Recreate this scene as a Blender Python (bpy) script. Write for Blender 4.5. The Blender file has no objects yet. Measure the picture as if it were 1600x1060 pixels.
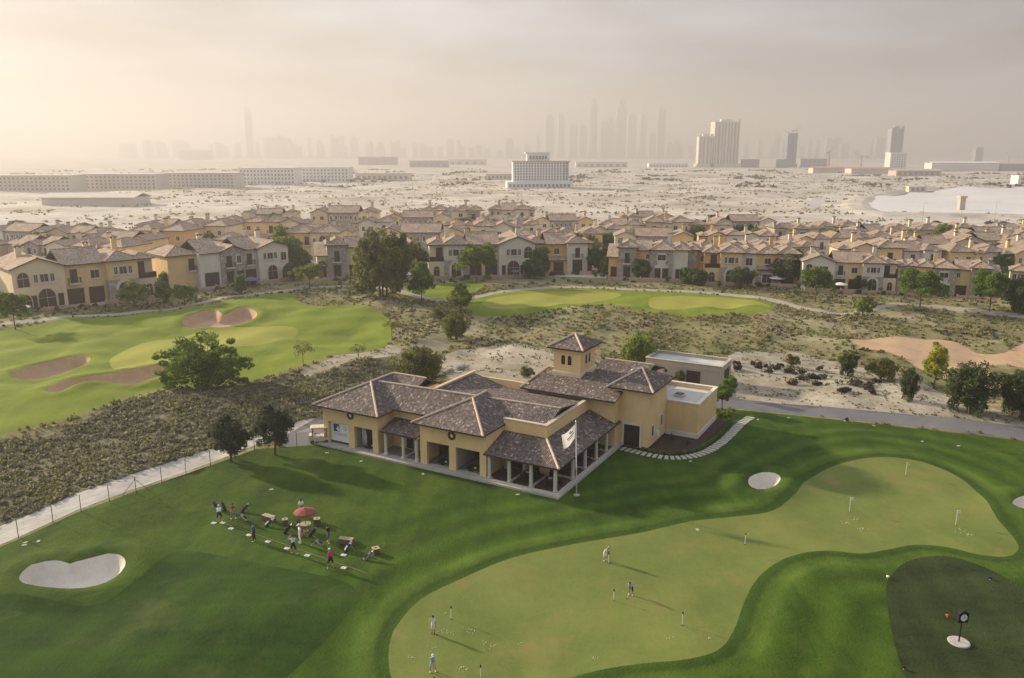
import bpy, bmesh, math, random
import numpy as np
from mathutils import Vector, Matrix, geometry
R = math.radians
random.seed(7)
rng = np.random.default_rng(7)
C = bpy.context.scene.collection
scn = bpy.context.scene

# ------------------------------------------------------------ camera
CAM_H = 33.0; FPX = 1250.0; HORIZON = 240.0          # drone height, focal length in photo pixels, horizon row
PITCH = math.atan((530 - HORIZON) / FPX)
cam_d = bpy.data.cameras.new('camera'); cam = bpy.data.objects.new('camera', cam_d); C.objects.link(cam)
cam.location = (0, 0, CAM_H); cam.rotation_euler = (math.pi / 2 - PITCH, 0, 0)
cam_d.sensor_width = 36; cam_d.lens = 36 * FPX / 1600
cam_d.clip_start = 0.5; cam_d.clip_end = 60000
scn.camera = cam

# ------------------------------------------------------------ light
SUN_EL, SUN_AZ = 18.5, -58.0                          # degrees; azimuth clockwise from +Y (negative = left)
sd = Vector((math.sin(R(SUN_AZ)) * math.cos(R(SUN_EL)), math.cos(R(SUN_AZ)) * math.cos(R(SUN_EL)), math.sin(R(SUN_EL))))
sun_d = bpy.data.lights.new('sun', 'SUN'); sun = bpy.data.objects.new('sun', sun_d); C.objects.link(sun)
sun_d.energy = 3.9; sun_d.angle = R(2.2); sun_d.color = (1.0, 0.82, 0.58)
sun.rotation_euler = sd.to_track_quat('Z', 'Y').to_euler()

world = bpy.data.worlds.new('World'); scn.world = world; world.use_nodes = True
wn, wl = world.node_tree.nodes, world.node_tree.links
wn.clear()
def wnode(t, **k):
    n = wn.new(t)
    for a, b in k.items(): setattr(n, a, b)
    return n
sky = wnode('ShaderNodeTexSky', sky_type='NISHITA', sun_disc=False)
sky.sun_elevation = R(SUN_EL); sky.sun_rotation = R(SUN_AZ); sky.air_density = 1.0; sky.dust_density = 1.5; sky.ozone_density = 1.0; sky.altitude = 0
tc = wnode('ShaderNodeTexCoord')
# high cloud deck: direction projected on a plane overhead, so streaks flatten towards the horizon
sep = wnode('ShaderNodeSeparateXYZ'); wl.new(tc.outputs['Generated'], sep.inputs[0])
zc = wnode('ShaderNodeMath', operation='MAXIMUM'); wl.new(sep.outputs['Z'], zc.inputs[0]); zc.inputs[1].default_value = 0.0
za = wnode('ShaderNodeMath', operation='ADD'); wl.new(zc.outputs[0], za.inputs[0]); za.inputs[1].default_value = 0.10
dx = wnode('ShaderNodeMath', operation='DIVIDE'); wl.new(sep.outputs['X'], dx.inputs[0]); wl.new(za.outputs[0], dx.inputs[1])
dy = wnode('ShaderNodeMath', operation='DIVIDE'); wl.new(sep.outputs['Y'], dy.inputs[0]); wl.new(za.outputs[0], dy.inputs[1])
cmb = wnode('ShaderNodeCombineXYZ'); wl.new(dx.outputs[0], cmb.inputs[0]); wl.new(dy.outputs[0], cmb.inputs[1]); cmb.inputs[2].default_value = 2.7
nz = wnode('ShaderNodeTexNoise'); nz.inputs['Scale'].default_value = 0.55; nz.inputs['Detail'].default_value = 5; nz.inputs['Roughness'].default_value = 0.5
wl.new(cmb.outputs[0], nz.inputs['Vector'])
dot = wnode('ShaderNodeVectorMath', operation='DOT_PRODUCT'); wl.new(tc.outputs['Generated'], dot.inputs[0]); dot.inputs[1].default_value = sd
glow = wnode('ShaderNodeMapRange'); wl.new(dot.outputs['Value'], glow.inputs[0])
glow.inputs[1].default_value = -0.2; glow.inputs[2].default_value = 1.0; glow.inputs[3].default_value = 0.0; glow.inputs[4].default_value = 1.0
gp = wnode('ShaderNodeMath', operation='POWER'); wl.new(glow.outputs[0], gp.inputs[0]); gp.inputs[1].default_value = 2.0
sunc = wnode('ShaderNodeMixRGB'); wl.new(gp.outputs[0], sunc.inputs[0])
sunc.inputs[1].default_value = (0.78, 0.83, 0.99, 1); sunc.inputs[2].default_value = (1.22, 1.22, 1.24, 1)
cr = wnode('ShaderNodeMapRange'); wl.new(nz.outputs['Fac'], cr.inputs[0])
cr.inputs[1].default_value = 0.30; cr.inputs[2].default_value = 0.70; cr.inputs[3].default_value = 0.25; cr.inputs[4].default_value = 1.45
cm = wnode('ShaderNodeMixRGB', blend_type='MULTIPLY'); cm.inputs[0].default_value = 1.0
wl.new(sunc.outputs[0], cm.inputs[1]); wl.new(cr.outputs[0], cm.inputs[2])
zen = wnode('ShaderNodeMapRange'); wl.new(zc.outputs[0], zen.inputs[0])      # hazy overcast: brighter towards the zenith
zen.inputs[1].default_value = 0.0; zen.inputs[2].default_value = 1.0; zen.inputs[3].default_value = 1.0; zen.inputs[4].default_value = 5.0
cm2 = wnode('ShaderNodeMixRGB', blend_type='MULTIPLY'); cm2.inputs[0].default_value = 1.0
wl.new(cm.outputs[0], cm2.inputs[1]); wl.new(zen.outputs[0], cm2.inputs[2])
mix = wnode('ShaderNodeMixRGB'); mix.inputs[0].default_value = 0.985
wl.new(sky.outputs[0], mix.inputs[1]); wl.new(cm2.outputs[0], mix.inputs[2])
bg = wnode('ShaderNodeBackground'); bg.inputs['Strength'].default_value = 0.12
wl.new(mix.outputs[0], bg.inputs['Color'])
wo = wnode('ShaderNodeOutputWorld'); wl.new(bg.outputs[0], wo.inputs['Surface'])

vs = scn.view_settings
vs.view_transform = 'Standard'; vs.look = 'None'; vs.gamma = 1.0; vs.exposure = 1.55; vs.use_curve_mapping = False
scn.cycles.use_denoising = True
scn.cycles.max_bounces = 6; scn.cycles.diffuse_bounces = 2; scn.cycles.glossy_bounces = 2; scn.cycles.transmission_bounces = 2
scn.cycles.volume_bounces = 1; scn.cycles.transparent_max_bounces = 6
HAZE_DENSITY = 0.00043; HAZE_G = 0.36
# ------------------------------------------------------------ helpers
cP, sP = math.cos(PITCH), math.sin(PITCH)
def un0(px, py, z=0.0):
    """world point at height z that stands at this photo position (used to survey the plan from the photograph)"""
    dx = (px - 800) / FPX; dy = -(py - 530) / FPX
    d = (dx, cP + dy * sP, -sP + dy * cP)
    t = (z - CAM_H) / d[2]
    return Vector((d[0] * t, d[1] * t, z))
def ppm(p):
    """photo pixels per metre at a world point"""
    return FPX / (p[1] * cP + (CAM_H - p[2]) * sP)

def tag(o, label=None, cat=None, group=None, kind=None):
    if label: o['label'] = label
    if cat: o['category'] = cat
    if group: o['group'] = group
    if kind: o['kind'] = kind
    return o
def empty(name, loc=(0, 0, 0), rz=0.0, sc=1.0):
    o = bpy.data.objects.new(name, None); C.objects.link(o)
    o.location = loc; o.rotation_euler = (0, 0, rz); o.scale = (sc, sc, sc)
    o.empty_display_size = 0.3
    return o
def link(name, me, parent=None, loc=(0, 0, 0), rz=0.0, sc=None):
    o = bpy.data.objects.new(name, me); C.objects.link(o)
    o.parent = parent; o.location = loc; o.rotation_euler = (0, 0, rz)
    if sc is not None: o.scale = sc if hasattr(sc, '__len__') else (sc, sc, sc)
    return o
def copy_tree(o, parent=None):
    c = o.copy(); C.objects.link(c); c.parent = parent
    for ch in o.children: copy_tree(ch, c)
    return c

class MB:
    """collects faces into ONE mesh"""
    def __init__(s): s.v = []; s.f = []; s.m = []
    def face(s, pts, m=0):
        b = len(s.v); s.v += [tuple(p) for p in pts]; s.f.append(tuple(range(b, b + len(pts)))); s.m.append(m)
    def box(s, x0, x1, y0, y1, z0, z1, m=0):
        b = len(s.v)
        s.v += [(x0,y0,z0),(x1,y0,z0),(x1,y1,z0),(x0,y1,z0),(x0,y0,z1),(x1,y0,z1),(x1,y1,z1),(x0,y1,z1)]
        for q in ((0,3,2,1),(4,5,6,7),(0,1,5,4),(1,2,6,5),(2,3,7,6),(3,0,4,7)):
            s.f.append(tuple(b + i for i in q)); s.m.append(m)
        return s
    def prism(s, poly, z0, z1, m=0, mtop=None):
        n = len(poly); b = len(s.v)
        s.v += [(p[0], p[1], z0) for p in poly] + [(p[0], p[1], z1) for p in poly]
        s.f.append(tuple(b + i for i in reversed(range(n)))); s.m.append(m)
        s.f.append(tuple(b + n + i for i in range(n))); s.m.append(m if mtop is None else mtop)
        for i in range(n):
            j = (i + 1) % n; s.f.append((b + i, b + j, b + n + j, b + n + i)); s.m.append(m)
        return s
    def yprism(s, poly, y0, y1, m=0):
        """polygon in xz (counter-clockwise seen from -y) extruded from y0 (front) to y1 (back)"""
        n = len(poly); b = len(s.v)
        s.v += [(p[0], y0, p[1]) for p in poly] + [(p[0], y1, p[1]) for p in poly]
        s.f.append(tuple(b + i for i in range(n))); s.m.append(m)
        s.f.append(tuple(b + n + i for i in reversed(range(n)))); s.m.append(m)
        for i in range(n):
            j = (i + 1) % n; s.f.append((b + j, b + i, b + n + i, b + n + j)); s.m.append(m)
        return s
    def tube(s, pts, rad, n=8, m=0, caps=True):
        pts = [Vector(p) for p in pts]
        if not hasattr(rad, '__len__'): rad = [rad] * len(pts)
        b = len(s.v); ref = None
        for i, p in enumerate(pts):
            t = (pts[min(i + 1, len(pts) - 1)] - pts[max(i - 1, 0)]).normalized()
            if ref is None: ref = Vector((1, 0, 0)) if abs(t.x) < .9 else Vector((0, 1, 0))
            a = (ref - t * ref.dot(t)).normalized(); bb = t.cross(a); ref = a
            for k in range(n):
                w = 2 * math.pi * k / n
                s.v.append(tuple(p + (a * math.cos(w) + bb * math.sin(w)) * rad[i]))
        for i in range(len(pts) - 1):
            for k in range(n):
                k2 = (k + 1) % n
                s.f.append((b + i*n + k, b + i*n + k2, b + (i+1)*n + k2, b + (i+1)*n + k)); s.m.append(m)
        if caps:
            s.f.append(tuple(b + k for k in reversed(range(n)))); s.m.append(m)
            e = b + (len(pts) - 1) * n
            s.f.append(tuple(e + k for k in range(n))); s.m.append(m)
        return s
    def lathe(s, prof, n=12, cx=0, cy=0, m=0):
        b = len(s.v)
        for (r, z) in prof:
            for k in range(n):
                w = 2 * math.pi * k / n; s.v.append((cx + r * math.cos(w), cy + r * math.sin(w), z))
        for i in range(len(prof) - 1):
            for k in range(n):
                k2 = (k + 1) % n
                s.f.append((b + i*n + k, b + i*n + k2, b + (i+1)*n + k2, b + (i+1)*n + k)); s.m.append(m)
        s.f.append(tuple(b + k for k in reversed(range(n)))); s.m.append(m)
        e = b + (len(prof) - 1) * n
        s.f.append(tuple(e + k for k in range(n))); s.m.append(m)
        return s
    def ball(s, c, r, nu=8, nv=5, m=0, jit=0.0):
        r = r if hasattr(r, '__len__') else (r, r, r)
        b = len(s.v)
        for i in range(1, nv):
            ph = math.pi * i / nv
            for k in range(nu):
                w = 2 * math.pi * k / nu; q = 1 + random.uniform(-jit, jit)
                s.v.append((c[0] + r[0]*q*math.sin(ph)*math.cos(w), c[1] + r[1]*q*math.sin(ph)*math.sin(w), c[2] + r[2]*q*math.cos(ph)))
        top = len(s.v); s.v.append((c[0], c[1], c[2] + r[2])); bot = len(s.v); s.v.append((c[0], c[1], c[2] - r[2]))
        for k in range(nu):
            k2 = (k + 1) % nu
            s.f.append((top, b + k, b + k2)); s.m.append(m)
            for i in range(nv - 2):
                s.f.append((b + i*nu + k, b + (i+1)*nu + k, b + (i+1)*nu + k2, b + i*nu + k2)); s.m.append(m)
            s.f.append((bot, b + (nv-2)*nu + k2, b + (nv-2)*nu + k)); s.m.append(m)
        return s
    def mesh(s, name, mats, smooth=False, uv=False):
        me = bpy.data.meshes.new(name); me.from_pydata(s.v, [], s.f)
        for mt in (mats if isinstance(mats, (list, tuple)) else [mats]): me.materials.append(M[mt])
        me.polygons.foreach_set('material_index', s.m)
        if smooth: me.polygons.foreach_set('use_smooth', [True] * len(s.f))
        if uv:
            ul = me.uv_layers.new(name='UVMap')
            for p in me.polygons:
                n = p.normal; h = Vector((-n.y, n.x, 0))
                if h.length < 1e-4: h = Vector((1, 0, 0))
                h.normalize(); w = n.cross(h)
                for li in p.loop_indices:
                    co = me.vertices[me.loops[li].vertex_index].co
                    ul.data[li].uv = (co.dot(h), co.dot(w))
        me.update()
        return me
    def build(s, name, mats, parent=None, smooth=False, uv=False, **k):
        return link(name, s.mesh(name, mats, smooth, uv), parent, **k)

# ------------------------------------------------------------ materials
M = {}
class NT:
    def __init__(s, name):
        s.mat = bpy.data.materials.new(name); s.mat.use_nodes = True; s.n = s.mat.node_tree.nodes; s.l = s.mat.node_tree.links
        s.n.clear(); s.out = s.n.new('ShaderNodeOutputMaterial'); s.p = s.n.new('ShaderNodeBsdfPrincipled')
        s.l.new(s.p.outputs[0], s.out.inputs['Surface']); s.p.inputs['Roughness'].default_value = 0.85
        s.p.inputs['Specular IOR Level'].default_value = 0.25
        M[name] = s.mat
    def new(s, t, **k):
        n = s.n.new(t)
        for a, b in k.items(): setattr(n, a, b)
        return n
    def coord(s, kind='Object', scale=None):
        t = s.new('ShaderNodeTexCoord'); o = t.outputs[kind]
        if scale is not None:
            mp = s.new('ShaderNodeMapping'); mp.inputs['Scale'].default_value = scale if hasattr(scale, '__len__') else (scale,)*3
            s.l.new(o, mp.inputs[0]); o = mp.outputs[0]
        return o
    def noise(s, vec, scale, detail=4, rough=.55, dist=0.0):
        n = s.new('ShaderNodeTexNoise'); n.inputs['Scale'].default_value = scale; n.inputs['Detail'].default_value = detail
        n.inputs['Roughness'].default_value = rough; n.inputs['Distortion'].default_value = dist
        s.l.new(vec, n.inputs['Vector']); return n.outputs['Fac']
    def ramp(s, fac, stops):
        n = s.new('ShaderNodeValToRGB'); e = n.color_ramp.elements
        while len(e) < len(stops): e.new(0.5)
        for q, (p, c) in zip(e, stops):
            q.position = p; q.color = (c[0], c[1], c[2], 1) if hasattr(c, '__len__') else (c, c, c, 1)
        s.l.new(fac, n.inputs[0]); return n.outputs[0]
    def mix(s, fac, a, b, mode='MIX'):
        n = s.new('ShaderNodeMixRGB', blend_type=mode)
        for i, x in ((0, fac), (1, a), (2, b)):
            if isinstance(x, (int, float)): n.inputs[i].default_value = x if i == 0 else (x, x, x, 1)
            elif isinstance(x, tuple): n.inputs[i].default_value = (x[0], x[1], x[2], 1)
            else: s.l.new(x, n.inputs[i])
        return n.outputs[0]
    def math(s, op, a, b=None):
        n = s.new('ShaderNodeMath', operation=op)
        for i, x in ((0, a), (1, b)):
            if x is None: continue
            if isinstance(x, (int, float)): n.inputs[i].default_value = x
            else: s.l.new(x, n.inputs[i])
        return n.outputs[0]
    def step(s, x, a, b):
        n = s.new('ShaderNodeMapRange', interpolation_type='SMOOTHSTEP'); s.l.new(x, n.inputs[0])
        n.inputs[1].default_value = a; n.inputs[2].default_value = b; return n.outputs[0]
    def attr(s, name, kind='GEOMETRY'):
        n = s.new('ShaderNodeAttribute', attribute_name=name); n.attribute_type = kind; return n
    def color(s, c):
        if isinstance(c, tuple): s.p.inputs['Base Color'].default_value = (c[0], c[1], c[2], 1)
        else: s.l.new(c, s.p.inputs['Base Color'])
        return s
    def bump(s, h, strength=.5, dist=.05):
        n = s.new('ShaderNodeBump'); n.inputs['Strength'].default_value = strength; n.inputs['Distance'].default_value = dist
        s.l.new(h, n.inputs['Height']); s.l.new(n.outputs[0], s.p.inputs['Normal']); return s
    def rough(s, r): s.p.inputs['Roughness'].default_value = r; return s

def plain(name, c, var=.12, scale=3.0, rough=.8, bump=0.0, metal=0.0, spec=.25):
    t = NT(name); v = t.coord()
    f = t.noise(v, scale, 5, .6)
    lo = tuple(x * (1 - var) for x in c); hi = tuple(min(1, x * (1 + var)) for x in c)
    t.color(t.ramp(f, [(.3, lo), (.7, hi)])).rough(rough)
    t.p.inputs['Metallic'].default_value = metal; t.p.inputs['Specular IOR Level'].default_value = spec
    if bump: t.bump(f, bump, .03)
    return t
def stucco(name, c):
    t = NT(name); v = t.coord()
    big = t.noise(v, .35, 4, .6); fine = t.noise(v, 9, 3)
    st = t.noise(t.coord('Object', (1.6, 1.6, .22)), 1.5, 4, .65)
    col = t.ramp(big, [(.25, tuple(x * .86 for x in c)), (.75, tuple(min(1, x * 1.08) for x in c))])
    col = t.mix(t.step(st, .55, .8), col, tuple(x * .74 for x in c))
    t.color(col).bump(fine, .25, .02).rough(.92)
def tiles(name, stops, size=(.19, .28)):
    """barrel roof tiles: colour changes tile by tile, relief from the rows"""
    t = NT(name); uv = t.new('ShaderNodeUVMap'); uv.uv_map = 'UVMap'
    sc = t.new('ShaderNodeVectorMath', operation='MULTIPLY'); t.l.new(uv.outputs[0], sc.inputs[0]); sc.inputs[1].default_value = (1/size[0], 1/size[1], 1)
    fl = t.new('ShaderNodeVectorMath', operation='FLOOR'); t.l.new(sc.outputs[0], fl.inputs[0])
    wnz = t.new('ShaderNodeTexWhiteNoise', noise_dimensions='2D'); t.l.new(fl.outputs[0], wnz.inputs['Vector'])
    col = t.ramp(wnz.outputs['Value'], stops)
    big = t.noise(t.coord(), .5, 5, .6)
    col = t.mix(1.0, col, t.ramp(big, [(.3, .80), (.7, 1.12)]), 'MULTIPLY')
    sp = t.new('ShaderNodeSeparateXYZ'); t.l.new(sc.outputs[0], sp.inputs[0])
    fu = t.math('FRACT', sp.outputs[0]); arch = t.math('SINE', t.math('MULTIPLY', fu, math.pi))
    fv = t.math('FRACT', sp.outputs[1])
    h = t.math('ADD', t.math('MULTIPLY', arch, .7), t.math('MULTIPLY', t.math('SUBTRACT', 1.0, fv), .5))
    h = t.math('ADD', h, t.math('MULTIPLY', wnz.outputs['Value'], .5))
    t.color(col).bump(h, .9, .09).rough(.85)

stucco('wall_ochre', (.76, .55, .27)); stucco('wall_cream', (.74, .62, .42)); stucco('wall_pale', (.70, .65, .55))
stucco('wall_orange', (.72, .44, .19)); stucco('wall_tan', (.64, .50, .34)); stucco('wall_grey', (.68, .62, .52)); stucco('wall_pink', (.64, .47, .37))
stucco('utility_wall', (.46, .41, .33)); stucco('white_stone', (.66, .62, .54)); stucco('plinth_white', (.68, .65, .58))
tiles('roof_club', [(0, (.080, .064, .060)), (.35, (.120, .096, .088)), (.65, (.155, .124, .112)), (.90, (.20, .165, .148)), (.96, (.31, .26, .225)), (1, (.40, .355, .31))])
tiles('roof_villa', [(0, (.25, .18, .135)), (.4, (.36, .27, .205)), (.75, (.45, .35, .27)), (1, (.56, .46, .37))])
plain('ridge_cap', (.55, .44, .34), .25, 6); plain('fascia', (.06, .042, .034)); plain('wood_dark', (.075, .05, .035), .3, 8)
plain('wood', (.17, .11, .06), .3, 10); plain('wood_light', (.40, .33, .22), .2, 8); plain('iron', (.02, .018, .017), .1, 5, .5)
t = plain('glass_dark', (.022, .022, .026), .4, .7, .12, spec=.6)
plain('glass_brown', (.05, .032, .03), .3, .8, .25, spec=.5)
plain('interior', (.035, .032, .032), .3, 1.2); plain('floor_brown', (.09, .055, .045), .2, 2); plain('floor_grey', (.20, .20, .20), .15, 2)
plain('concrete', (.42, .40, .36), .15, 1.5, bump=.2); plain('column_stone', (.55, .51, .43), .1, 3)
plain('flat_roof', (.50, .50, .48), .12, .8); plain('white_paint', (.74, .73, .70), .06, 2, .5); plain('ac_metal', (.48, .48, .47), .1, 4, .5)
plain('mulch', (.055, .032, .03), .5, 6, bump=.8); plain('black_plastic', (.015, .015, .017), .2, 4, .4); plain('rubber', (.02, .02, .02), .2, 5, .9)
plain('canvas_red', (.24, .075, .052), .12, 5); plain('canvas_white', (.75, .73, .68), .06, 4); plain('canvas_blue', (.10, .10, .22), .1, 4)
plain('metal_grey', (.35, .35, .36), .1, 4, .4, metal=.6); plain('metal_dark', (.05, .05, .052), .15, 4, .45, metal=.4)
plain('rock', (.30, .28, .25), .3, 2, bump=.6); plain('banner_blue', (.02, .05, .22), .05, 4, .6); plain('banner_grey', (.30, .32, .36), .1, 8)
plain('garden_pink', (.50, .34, .26), .15, 1.2); plain('terrace_tile', (.42, .35, .28), .15, 1.5); plain('curtain', (.62, .62, .62), .15, 6)
plain('car_white', (.72, .72, .72), .03, 2, .25, spec=.5); plain('car_blue', (.06, .08, .13), .05, 2, .25, spec=.5); plain('car_dark', (.03, .03, .033), .05, 2, .25, spec=.5)
plain('skin', (.42, .25, .17), .06, 9, .6); plain('cloth_white', (.72, .72, .70), .07, 12); plain('cloth_navy', (.022, .03, .075), .12, 12); plain('cloth_black', (.02, .02, .022), .12, 12)
plain('cloth_crimson', (.42, .03, .11), .1, 12); plain('cloth_pink', (.48, .06, .14), .1, 12); plain('cloth_sky', (.34, .47, .62), .08, 12); plain('cloth_khaki', (.36, .30, .21), .1, 12)
plain('cloth_blue', (.05, .12, .32), .1, 12); plain('cloth_grey', (.24, .24, .25), .1, 12)
plain('hair_dark', (.03, .022, .017), .2, 20); plain('flag_yellow', (.75, .6, .12), .08, 5); plain('flag_red', (.6, .06, .05), .08, 5); plain('cart_beige', (.62, .55, .43), .04, 3, .35)
plain('bark', (.10, .075, .055), .35, 6, bump=.6); plain('bark_grey', (.17, .14, .115), .3, 6, bump=.6)
plain('far_beige', (.62, .56, .48), .06, .05); plain('far_grey', (.30, .30, .31), .06, .05); plain('far_white', (.76, .74, .72), .06, .05)
plain('far_window', (.22, .21, .22), .2, .3, .3, spec=.5); plain('far_brown', (.52, .43, .34), .08, .05); plain('far_blue', (.17, .21, .27), .08, .05); plain('crane_red', (.42, .28, .21), .1, 1)
t = NT('flag_cloth'); t.color((.78, .77, .75)); tr_ = t.new('ShaderNodeBsdfTranslucent'); tr_.inputs['Color'].default_value = (.78, .77, .75, 1)
ms_ = t.new('ShaderNodeMixShader'); ms_.inputs[0].default_value = .5; t.l.new(t.p.outputs[0], ms_.inputs[1]); t.l.new(tr_.outputs[0], ms_.inputs[2]); t.l.new(ms_.outputs[0], t.out.inputs['Surface'])
# rubble stone cladding
t = NT('wall_stone'); v = t.coord()
vo = t.new('ShaderNodeTexVoronoi', feature='F1'); vo.inputs['Scale'].default_value = 2.4; t.l.new(v, vo.inputs['Vector'])
ve = t.new('ShaderNodeTexVoronoi', feature='DISTANCE_TO_EDGE'); ve.inputs['Scale'].default_value = 2.4; t.l.new(v, ve.inputs['Vector'])
sx = t.new('ShaderNodeSeparateXYZ'); t.l.new(vo.outputs['Color'], sx.inputs[0])
cc = t.ramp(sx.outputs[0], [(0, (.26, .23, .20)), (.5, (.39, .35, .30)), (1, (.53, .475, .41))])
cc = t.mix(t.step(ve.outputs['Distance'], .03, .1), (.34, .31, .26), cc)
t.color(cc).bump(t.step(ve.outputs['Distance'], 0, .15), .7, .05)

def leafmat(name, a, b, c):
    t = NT(name); g = t.new('ShaderNodeNewGeometry')
    col = t.ramp(g.outputs['Random Per Island'], [(0, a), (.5, b), (1, c)])
    col = t.mix(1.0, col, t.ramp(t.attr('clump').outputs['Fac'], [(0, .62), (1, 1.35)]), 'MULTIPLY')
    t.color(col).rough(.7)
    tr = t.new('ShaderNodeBsdfTranslucent'); t.l.new(col, tr.inputs['Color'])
    ms = t.new('ShaderNodeMixShader'); ms.inputs[0].default_value = .45
    t.l.new(t.p.outputs[0], ms.inputs[1]); t.l.new(tr.outputs[0], ms.inputs[2]); t.l.new(ms.outputs[0], t.out.inputs['Surface'])
leafmat('leaf_green', (.075, .135, .02), (.13, .205, .028), (.19, .275, .042))
leafmat('leaf_lime', (.14, .19, .035), (.21, .26, .045), (.28, .32, .06))
leafmat('leaf_yellow', (.24, .26, .03), (.36, .37, .04), (.46, .44, .06))
leafmat('leaf_olive', (.10, .115, .03), (.16, .165, .045), (.23, .22, .065))
leafmat('leaf_dark', (.04, .068, .022), (.072, .105, .034), (.115, .155, .05))
leafmat('leaf_greygreen', (.045, .062, .035), (.07, .09, .05), (.105, .125, .068))
leafmat('leaf_dry', (.19, .16, .08), (.29, .24, .125), (.38, .32, .18))
leafmat('tuft_scrub', (.10, .10, .062), (.175, .17, .105), (.29, .275, .185))
leafmat('tuft_green', (.10, .12, .03), (.17, .185, .05), (.26, .265, .08))
leafmat('tuft_dark', (.045, .04, .028), (.08, .07, .045), (.12, .105, .065))
leafmat('flower_pink', (.20, .04, .09), (.28, .06, .12), (.10, .10, .03))
# ------------------------------------------------------------ ground materials
def grass(name, a, b, streak=(.5, .08), ang=0.0, fine=.5, patch=None, collar=False, stripes=0, stripe_amp=.07):
    t = NT(name)
    tcn = t.new('ShaderNodeTexCoord'); mp = t.new('ShaderNodeMapping'); mp.inputs['Rotation'].default_value = (0, 0, ang); mp.inputs['Scale'].default_value = (streak[0], streak[1], 1)
    t.l.new(tcn.outputs['Object'], mp.inputs[0]); v = tcn.outputs['Object']
    s1 = t.noise(mp.outputs[0], 1.0, 4, .55, .6); s2 = t.noise(v, .11, 5, .6); s3 = t.noise(v, 5.0, 4, .7); s4 = t.noise(v, 1.1, 4, .65)
    f = t.math('ADD', t.math('ADD', t.math('MULTIPLY', s1, .36), t.math('MULTIPLY', s2, .28)), t.math('ADD', t.math('MULTIPLY', s3, .20), t.math('MULTIPLY', s4, .16)))
    col = t.ramp(f, [(.34, a), (.64, b)])
    if patch: col = t.mix(t.step(t.noise(v, .16, 6, .7), .50, .72), col, patch)
    if collar:
        d = t.attr('dgreen').outputs['Fac']
        wob = t.math('ADD', d, t.math('MULTIPLY', t.math('SUBTRACT', s4, .5), .45))
        band = t.math('MULTIPLY', t.step(wob, -.2, .05), t.math('SUBTRACT', 1.0, t.step(wob, 1.9, 3.0)))
        col = t.mix(t.math('MULTIPLY', band, .9), col, t.ramp(f, [(.34, (.040, .085, .010)), (.64, (.115, .178, .026))]))
        band2 = t.math('MULTIPLY', t.step(wob, .0, .05), t.math('SUBTRACT', 1.0, t.step(wob, .7, 1.3)))
        col = t.mix(t.math('MULTIPLY', band2, .8), col, t.ramp(f, [(.34, (.014, .040, .005)), (.64, (.045, .090, .012))]))
    if collar:      # mowing passes that follow the edge of the green
        wv = t.math('SINE', t.math('ADD', t.math('MULTIPLY', d, 1.9), t.math('MULTIPLY', s2, 5.0)))
        wv = t.math('MULTIPLY', wv, t.math('SUBTRACT', 1.0, t.step(d, 7.0, 16.0)))
        col = t.mix(1.0, col, t.ramp(t.math('ADD', t.math('MULTIPLY', wv, .5), .5), [(0, .82), (1, 1.2)]), 'MULTIPLY')
    elif stripes:   # straight mowing passes
        mp2 = t.new('ShaderNodeMapping'); mp2.inputs['Rotation'].default_value = (0, 0, ang); t.l.new(v, mp2.inputs[0])
        sx2 = t.new('ShaderNodeSeparateXYZ'); t.l.new(mp2.outputs[0], sx2.inputs[0])
        wv = t.math('SINE', t.math('ADD', t.math('MULTIPLY', sx2.outputs[0], stripes), t.math('MULTIPLY', s2, 2.5)))
        col = t.mix(1.0, col, t.ramp(t.math('ADD', t.math('MULTIPLY', wv, .5), .5), [(.2, 1 - stripe_amp), (.8, 1 + stripe_amp)]), 'MULTIPLY')
    t.color(col).rough(.95); t.p.inputs['Specular IOR Level'].default_value = .1
    t.bump(t.math('ADD', s3, t.math('MULTIPLY', s4, .8)), fine, .12)
    return t
grass('grass_lawn', (.011, .034, .004), (.068, .122, .012), (.30, .05), R(28), .8, patch=(.072, .112, .014), collar=True)
grass('grass_range', (.008, .030, .003), (.042, .090, .009), (.05, .30), R(15), .7, stripes=1.6, patch=(.058, .082, .020))
grass('grass_green', (.096, .138, .032), (.192, .218, .060), (.20, .06), R(62), .2, stripes=1.3, stripe_amp=.02, patch=(.205, .188, .062))
grass('grass_tee', (.015, .028, .009), (.056, .076, .026), (.06, .3), R(8), .8, stripes=2.2)
grass('grass_fairway', (.090, .140, .014), (.205, .250, .026), (.22, .05), R(70), .35, stripes=.8)
grass('grass_far_green', (.235, .250, .045), (.30, .302, .060), (.15, .06), R(60), .1)
def sandy(name, stops, s=(.05, .5, 4.0), bump=.5, w=(.5, .3, .2)):
    t = NT(name); v = t.coord()
    n1, n2, n3 = t.noise(v, s[0], 5, .6), t.noise(v, s[1], 5, .65), t.noise(v, s[2], 3, .6)
    f = t.math('ADD', t.math('ADD', t.math('MULTIPLY', n1, w[0]), t.math('MULTIPLY', n2, w[1])), t.math('MULTIPLY', n3, w[2]))
    t.color(t.ramp(f, stops)).bump(t.math('ADD', n2, t.math('MULTIPLY', n3, .6)), bump, .2).rough(.95)
    t.p.inputs['Specular IOR Level'].default_value = .1
    return t
sandy('soil_rough', [(.36, (.10, .098, .042)), (.46, (.165, .158, .07)), (.54, (.24, .218, .12)), (.62, (.37, .335, .24))], (.045, .35, 2.5), .7)
sandy('soil_scrub', [(.36, (.075, .075, .045)), (.48, (.135, .13, .08)), (.60, (.24, .22, .15))], (.05, .5, 2.5), .8)
sandy('soil_pale', [(.35, (.16, .145, .095)), (.44, (.27, .24, .175)), (.54, (.37, .335, .26)), (.65, (.48, .44, .36))], (.12, .6, 3.0), .8)
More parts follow.
